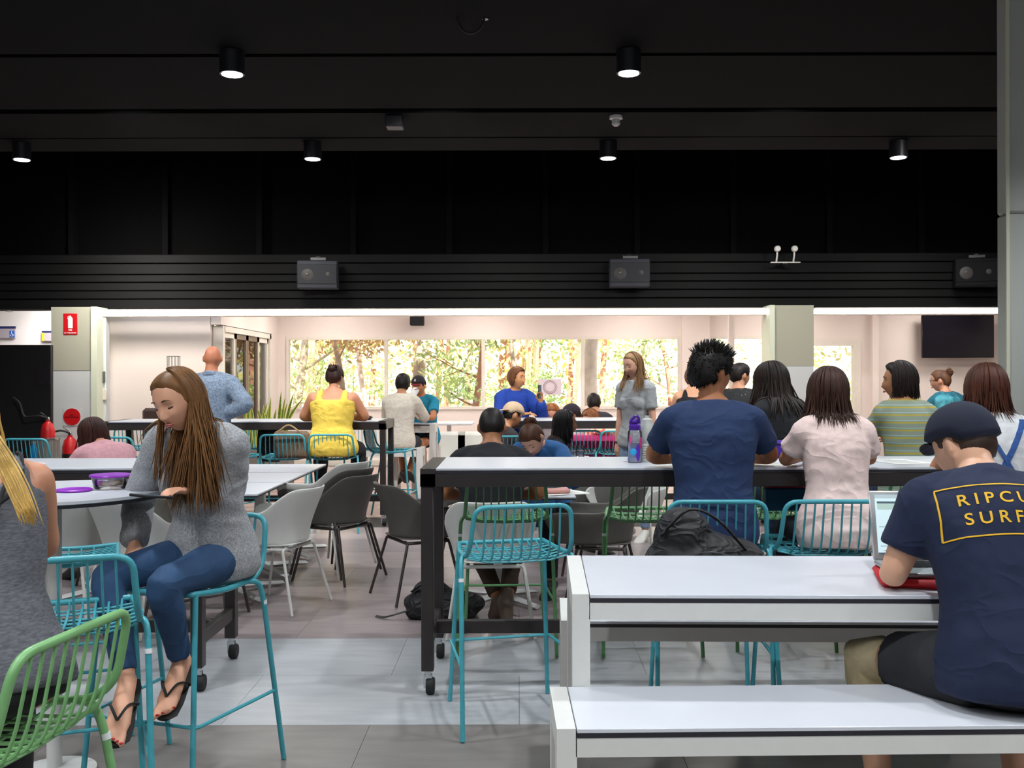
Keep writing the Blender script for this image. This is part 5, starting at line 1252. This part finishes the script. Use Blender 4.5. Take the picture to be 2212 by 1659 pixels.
def back_print(builder, name):
    me = builder; bm = bmesh.new(); bm.from_mesh(me)
    for _ in range(4):
        long = [e for e in bm.edges if e.calc_length() > .012]
        if not long: break
        bmesh.ops.subdivide_edges(bm, edges=long, cuts=1, use_grid_fill=False); bmesh.ops.triangulate(bm, faces=bm.faces)
    bm.to_mesh(me); bm.free()
    V = getv(me).copy(); p0, v0, d0 = m1['spine'](.40)
    ca, sa = math.cos(.0), math.sin(.0)
    W = np.array([p0 + arr((1, 0, 0))*q[0] + d0*q[1] - v0*.4 for q in V]); setv(me, W)
    project(me, None, tree_, v0, .0022); link(name, me, INK, m1['T'], smooth=False)
def txt(s, size, cx, cz, spacing=1.55):
    c = bpy.data.curves.new('t', 'FONT'); c.body = s; c.size = size; c.align_x = 'LEFT'; c.align_y = 'CENTER'; c.space_character = spacing; c.offset = .0006; c.resolution_u = 4
    o = bpy.data.objects.new('t', c); COL.objects.link(o); dg = bpy.context.evaluated_depsgraph_get(); dg.update(); me = bpy.data.meshes.new_from_object(o.evaluated_get(dg)); bpy.data.objects.remove(o)
    me.materials.clear(); V = getv(me); V[:, 0] += cx; V[:, 1] += cz; setv(me, V); return me
back_print(txt('RIPCURL', .050, -.128, .038, 1.5), 'lettering'); back_print(txt('SURF CO', .050, -.120, -.022, 1.5), 'lettering')
fx0, fx1, fz0, fz1, ft_ = -.172, .172, -.070, .085, .0042
mb = MB()
def strip(a, b2, horiz, c):
    ts = np.linspace(a, b2, 30)
    for u, v_ in zip(ts[:-1], ts[1:]):
        V = [(u, c-ft_/2, 0), (v_, c-ft_/2, 0), (v_, c+ft_/2, 0), (u, c+ft_/2, 0)] if horiz else [(c-ft_/2, u, 0), (c+ft_/2, u, 0), (c+ft_/2, v_, 0), (c-ft_/2, v_, 0)]
        mb.add(V, [(0, 1, 2, 3)])
strip(fx0, fx1, True, fz0); strip(fx0, fx1, True, fz1); strip(fz0, fz1, False, fx0); strip(fz0, fz1, False, fx1)
back_print(mb.mesh('frame'), 'printed_frame')
# ---- row on the near side of the dark table
person('man in a plain navy T-shirt seen from behind at the dark table', X(1541, 4.5), 4.50, -6, STOOL_H-.01, .98, False, wide=1.04, lean=3, curve=12, head=(-46, 8, 0), neck=5, skinc='#A96B45', hair='spiky', hairc='#15110F', hn=700, hrad=.8, hth=.022,
       arms=[((-.265, .22, 1.135, 0), (-.05, .36, 1.125, 0)), ((.29, .26, 1.135, 0), (.10, .40, 1.13, 0))], top=('tee', '#1A3058', .016, .006), bottom=('pants', '#1F2F4C'), vox=.009, fold=.005, hem=-.08, seed=12)
person('long-haired girl in a pale pink short-sleeved top at the dark table', X(1806, 4.55), 4.52, 0, STOOL_H-.02, .87, True, lean=4, curve=12, head=(-6, 10, 4), skinc='#C48A68', hair='long', hairc='#3A2118', hairlen=.20, hn=700, hrad=.65, amax=150, hth=.024, hlow=98,
       arms=[((-.20, .17, 1.12, 0), (-.06, .34, 1.12, 0)), ((.21, .18, 1.12, 0), (.07, .36, 1.12, 0))], top=('tee', '#ECD2CC', .020, .012), bottom=('pants', '#181B2A'), vox=.010, face=0, fold=.009, hem=-.10, seed=14)
w4 = person('brown-haired girl in white top with crossed denim braces', X(2165, 4.5), 4.52, -4, STOOL_H-.02, .89, True, wide=1.05, lean=4, curve=12, head=(-10, 12, 0), skinc='#C48A68', hair='long', hairc='#4A2414', hairlen=.17, hn=600, hrad=.7, amax=150, hth=.024, hlow=98,
       top=('tee', '#D6D8DA', .016, .006), bottom=('pants', '#27508C'), vox=.010, face=0, fold=.005, seed=15)
DEN = cloth('#234A86', var=.15, scale=50)
tg = w4['trees'][-1]; tw4 = BVHTree.FromPolygons([tuple(v) for v in getv(tg)], [tuple(p.vertices) for p in tg.polygons])
for sx in (-1, 1):
    pts = []
    for q in np.linspace(0, 1, 12):
        p0, v0, d0 = w4['spine'](.535-.40*q); s_ = p0+arr((sx*(.105-.20*q), 0, 0))-v0*.4; h_ = tw4.ray_cast(Vector(s_), Vector(v0), 1.0); pts.append(np.array(h_[0]+h_[1]*.004) if h_[0] is not None else p0-v0*.08)
    MB().tube(pts, .016, 8, flat=.25).build('brace', DEN, w4['T'])
# ---- beyond the dark table
person('long-dark-haired girl in a black jacket beyond the dark table', X(1705, 6.0), 5.95, 22, STOOL_H, .93, True, lean=6, curve=14, head=(10, 8, 0), skinc='#B97F5C', hair='long', hairc='#241812', hairlen=.30, hn=360, amax=145, hth=.02, hspread=.004, arms='table', top=('long', '#16171C', .02, .01), bottom=('pants', '#20304A'), vox=.012, face=0, seed=17)
strp = stripes('grey yellow stripes', [(0, '#8E9A88'), (.42, '#B9A63C'), (.62, '#8E9A88'), (.80, '#A9C6C8'), (.88, '#8E9A88')], .045)
person('dark bob-haired girl in grey and yellow striped top', X(1958, 6.0), 5.95, 4, STOOL_H, .91, True, lean=4, curve=10, head=(68, 2, 0), skinc='#B97F5C', hair='bob', hairc='#1F1310', hairlen=.10, hn=500, hrad=.8, amax=112, hth=.022, hlow=100, arms='table', top=('tee', '#8E9A88', .016, .008), topmat=strp, bottom=('pants', '#20304A'), vox=.011, face=1, seed=18)
dot = mat('black dotted shirt', '#101214', .8, col2='#7E8A86', scale=60, ramp=(.66, .70))
person('person in a black speckled shirt half hidden by the navy T-shirt', X(1588, 9.4), 9.4, -30, STOOL_H, .98, False, lean=4, head=(-30, 5, 0), hair='short', hn=120, top=('polo', '#111111', .014), topmat=dot, vox=.013, face=0, seed=19)
person('curly-haired person in a black vest behind the navy T-shirt man', X(1497, 11), 11, -10, STOOL_H, .96, False, head=(20, 5, 0), hair='full', hairc='#5A2E1E', hn=200, hth=.02, skinc='#D29C7C', arms='table', top=('tank', '#141418', .012), vox=.013, face=0, seed=21)
tie = mat('teal tie dye', '#145A6C', .85, col2='#4E9CA8', scale=7, ramp=(.5, .62), stretch=(1, 1, .5))
w5 = person('woman with a hair bun and glasses in teal tie-dye top', X(2062, 9.8), 9.8, 25, .83, .93, True, wide=1.12, head=(30, 5, 0), hair='bun', hairc='#5A3A26', hn=240, hth=.012, skinc='#C98C6E', arms='table', top=('tee', '#1A6276', .02), topmat=tie, vox=.012, face=1, seed=22)
MB().tube(w5['HW']([(-.078, .0, .014), (-.06, .088, .014), (-.045, .10, .014)]), .0025, 6).tube([w5['HW']((-.033+.018*math.cos(a), .100, .010+.015*math.sin(a)))[0] for a in np.arange(12)*PI/6], .0018, 5, close=True).tube([w5['HW']((.033+.018*math.cos(a), .100, .010+.015*math.sin(a)))[0] for a in np.arange(12)*PI/6], .0018, 5, close=True).build('glasses', BLACKM, w5['T'])
l2 = thing('far_laptop', 'small open laptop beside the tie-dye woman', 'laptop', (X(2026, 10.1), 10.2, 1.03), D2(25))
MB().box(-.15, .15, -.1, .1, 0, .015).build('base', SIL, l2); s_ = MB().box(-.15, .15, .098, .106, .015, .22, .003).build('screen_lid', DBLACK, l2); MB().box(-.14, .14, .096, .098, .025, .21).build('display', mat('screen pale', '#B8C8D8', .4, emit='#B8C8D8', es=.8), s_, smooth=False)
bar_table('dark-framed bar table carrying the small far laptop', X(1960, 10.15), X(2150, 10.15), 10.05, 10.6, 1.03)
# standing girl
tg_ = person('girl standing in a grey V-neck T-shirt and ripped jeans, smiling', X(1375, 9.35), 9.35, 138, .93, .98, True, lean=0, curve=4, head=(-8, 16, 0), skinc='#D0A08A', hair='long', hairc='#8A6A4A', hairlen=.28, hn=420, hrad=.7, amax=98, hth=.010, arms=['down', 'down'], legs='stand', top=('tee', '#9A9EA2', .014, .006), bottom=('pants', '#7C93AE'), shoe='#E0DED8', vox=.010, seed=24, hem=-.06, lookdown=True)
MB().tube([tg_['A'][1][2]+arr((.03*math.cos(a), .03*math.sin(a), .01)) for a in np.arange(12)*PI/6], .006, 6, close=True).build('hair_tie', DBLACK, tg_['T'])
# man in blue jumper
m3 = person('man in a royal blue jumper holding up a phone', X(1108, 11.3), 11.3, -158, .83, .97, False, lean=3, curve=8, head=(32, 3, 0), skinc='#C68A5C', hair='full', hairc='#6E4428', hn=420, hth=.022,
       arms=[((-.27, .22, 1.08, 0), (-.20, .33, 1.26, 0)), ((.24, .20, 1.10, 0), (0.0, .30, 1.12, 0))][::1], top=('long', '#123A96', .022, .01), bottom=('pants', '#1C2230'), vox=.010, seed=26)
sh_, e, w_ = m3['A'][0]; Mw = Matrix.Translation((X(1108, 11.3), 11.3, 0)) @ Matrix.Rotation(D2(-158), 4, 'Z'); 
sh_, e, w_ = m3['A'][0]
p2 = thing('raised_phone', 'dark phone held up by the man in the blue jumper', 'phone', Mw @ Vector(w_+(w_-e)/np.linalg.norm(w_-e)*.11), D2(-158+40)); MB().box(-.035, .035, -.005, .005, -.06, .09, .003).build('case', DBLACK, p2); MB().box(-.031, .031, .005, .006, -.055, .085).build('screen', mat('phone screen', '', .1), p2, smooth=False)
person('man in a backward beige cap looking down, beyond the black T-shirt', X(1056, 10.0), 10.0, -58, .46, 1.02, False, lean=10, curve=16, head=(0, 20, 0), skinc='#B87E58', hair='short', hairc='#1A1412', hn=120, hat=('#C4A98C', '#C4A98C', 'back'), arms='table', legs='chair', top=('tee', '#2A2326', .014), vox=.012, seed=27)
person('man in a black T-shirt seated with his back to us', X(1060, 6.0), 5.98, 0, .52, 1.03, False, wide=1.04, lean=8, curve=18, head=(0, 22, 0), neck=10, skinc='#A06844', hair='short', hairc='#1A1412', hn=0, hth=.009,
       arms=[((-.30, .16, .80, 0), (-.14, .36, .775, 0)), ((.30, .16, .80, 0), (.14, .36, .775, 0))], legs=[((-.15, .42, .54), (.04, .10, .16), (.02, .24, .06)), ((.15, .42, .54), (.10, .0, .20), (.14, .02, .04))], top=('tee', '#12121A', .016, .006), bottom=('pants', '#3E2C22'), shoe='#5A4A3E', vox=.009, face=0, seed=29)
m4 = person('woman in a denim jacket bent low over her papers, hair in a bun', X(1180, 7.35), 7.36, 163, .53, .98, True, lean=13, curve=22, head=(-6, 46, 10), neck=26, skinc='#C99A84', hair='bun', hairc='#4A2C1C', hn=300, hth=.012, arms=[((-.30, .34, .80, 0), (-.12, .50, .785, 0)), ((.30, .34, .80, 0), (.12, .50, .785, 0))], legs='chair', top=('long', '#2C5F96', .022, .006), topmat=cloth('#2C5F96', var=.2, scale=14), bottom=('pants', '#161A26'), vox=.009, seed=31, lookdown=True)
MB().tube([m4['HW'](q)[0] for q in ((.078, .01, -.02), (.075, .05, -.08), (.06, .06, -.14))], .002, 5).build('earphone_cord', CLIP, m4['T'])
person('dark-haired woman in profile smiling, beyond the denim jacket', X(1172, 8.6), 8.6, -80, .44, .98, True, lean=8, curve=10, head=(-5, 2, 0), skinc='#8E5A40', hair='long', hairc='#120E10', hairlen=.18, hn=240, amax=115, arms=['lap', 'phone'], legs='chair', top=('long', '#181A22', .016), vox=.011, seed=33)
w7 = person('fair-haired person in glasses behind the dark-haired woman', X(1197, 12), 12.0, 172, .42, 1.0, True, lean=12, head=(0, 25, 0), skinc='#D9A080', hair='long', hairc='#A8683C', hairlen=.14, hn=160, arms='table', legs='chair', top=('tee', '#B8B4B4', .014), vox=.013, seed=35)
MB().tube(w7['HW']([(-.05, .098, .012), (0, .104, .014), (.05, .098, .012)]), .004, 6).build('glasses', BLACKM, w7['T'])
person('man in a dark cap and pale shirt looking down, right of the poster', X(1290, 12), 12.0, 75, .42, 1.0, False, lean=14, curve=14, head=(8, 25, 0), skinc='#8E5A40', hair='short', hn=100, hat=('#241E2E', '#241E2E', 'front'), arms='table', legs='chair', top=('tee', '#C4BEC0', .014), vox=.013, seed=37)
person('dark-haired person just behind the man in the dark cap', X(1290, 13), 13.0, 10, .50, 1.0, False, hair='full', hn=100, head=(0, 5, 0), legs='chair', top=('tee', '#30303A', .014), vox=.014, face=0, seed=38)
person('person in a pale pink top bending over the far table, beside the standing girl', X(1328, 12.4), 12.4, 120, .42, .98, True, lean=20, curve=14, head=(0, 30, 0), skinc='#D9A080', hair='long', hairc='#8A5A3A', hairlen=.12, hn=120, legs='chair', top=('tank', '#D8C0C4', .012), vox=.014, seed=39)
# woman in yellow
person('broad woman in a yellow sleeveless top with her hair pinned up', X(718, 9.9), 9.88, 0, STOOL_H, .97, True, wide=1.46, lean=3, curve=10, head=(-6, 6, 0), skinc='#BE8262', hair='bun', hairc='#2A1410', hn=300, hth=.02, arms=[((-.31, .12, 1.13, 0), (-.13, .30, 1.12, 0)), ((.31, .12, 1.13, 0), (.13, .30, 1.12, 0))], top=('tank', '#E0C22E', .014, .01), topmat=cloth('#E6C650'), bottom=('pants', '#16141C'), shoe='#2A2024', vox=.011, face=0, fold=.009, hem=-.10, seed=41)
person('black-haired man in a cream long-sleeved shirt sitting on the white far bench', X(862, 12.25), 12.3, -12, Z(968, 12.2)+.09, 1.0, False, lean=2, curve=10, head=(-6, 2, 0), skinc='#B87E58', hair='full', hairc='#15110F', hn=240, hth=.016, arms='table', legs=[((-.12, .42, .70), (-.03, .22, .34), (-.05, .40, .26)), ((.12, .42, .70), (.05, .18, .34), (.10, .36, .26))], top=('long', '#CFC8BC', .018, .006), bottom=('shorts', '#22242E'), shoe='#2A201A', vox=.012, face=0, seed=43)
m5 = person('man in a teal T-shirt and dark cap drinking from a white cup', X(922, 13.3), 13.2, 158, Z(952, 13.2)+.06, .98, False, lean=8, curve=12, head=(6, 4, 0), skinc='#B87850', hair='short', hairc='#15110F', hn=100, hat=('#1E1A22', '#7A1620', 'front'), arms=[('table')][0:1]+[((.20, .24, 1.12, 0), (.05, .30, 1.30, 0))], top=('tee', '#1280A0', .018, .006), bottom=('shorts', '#22242E'), vox=.011, seed=44)
Mw = Matrix.Translation((X(922, 13.3), 13.2, 0)) @ Matrix.Rotation(D2(158), 4, 'Z')
text('R', .05, m5['HW']((0, .115, .085))[0], (PI/2+D2(-25), 0, PI), SIGNW, 'cap_letter', m5['T'])
cp_ = thing('paper_cup', 'white cup at the mouth of the man in the teal T-shirt', 'cup', Mw @ Vector(m5['HW']((.0, .135, -.07))[0]), D2(158)); MB().lathe([(0, -.06), (.035, -.06), (.045, .05), (.04, .05), (0, .045)]).build('cup_body', CLIP, cp_); cp_.rotation_euler = (D2(40), 0, D2(158))
MB().lathe([(.045, .048), (.048, .05), (.045, .054)]).build('rim', CLIP, cp_)
# bald man standing
gsh = mat('blue grey chambray', '#5E7086', .85, col2='#8494A8', scale=60, ramp=(.35, .65), bump=.3, bscale=90)
m6 = person('bald man in a blue-grey shirt standing with his back to us', X(453, 9.4), 9.4, -6, .97, 1.03, False, wide=1.08, lean=2, curve=2, head=(14, 0, 0), skinc='#BE7858', hair='bald', arms=['down', 'hip'], legs='stand', top=('polo', '#6E7F94', .018, .012), topmat=gsh, bottom=('pants', '#28242A'), vox=.010, face=1, fold=.009, hem=-.13, seed=46)
sh_, e, w_ = m6['A'][1]
g = MB(); 
for sh_, e, w_ in m6['A']: g.tube(catmull([sh_, lerp(sh_, e, .5), e, lerp(e, w_, .5), lerp(e, w_, .95)], 3), [.075, .074, .072, .07, .068, .066, .064, .062, .058, .055, .052, .048, .045], 14)
g.tube([m6['spine'](.55)[0], m6['spine'](.60)[0]], [.085, .072], 18)
mg = remesh(g, .011, 4); V = getv(mg); V += getn(mg)*(vnoise(V, (40, 40, 60), 9)*.006)[:, None]; setv(mg, V); link('shirt_sleeves', mg, gsh, m6['T'], angle=180)
# pink jumper woman
person('brown-haired woman in a light pink jumper leaning over, lower left', X(262, 7.3), 7.35, 52, .53, 1.0, True, wide=1.12, lean=22, curve=22, head=(18, 16, 0), skinc='#C98C6E', hair='long', hairc='#3E2018', hairlen=.30, hn=320, amax=130, hth=.016, arms='table', legs='chair', top=('long', '#D8A0A8', .022, .006), bottom=('pants', '#20304A'), vox=.011, seed=48)
pch = sh(SHG, X(262, 7.3)+.02, 7.33, 0, 52, 'grey shell armchair under the pink-jumpered woman')
# prototypes that were never placed would sit below the floor: none remain
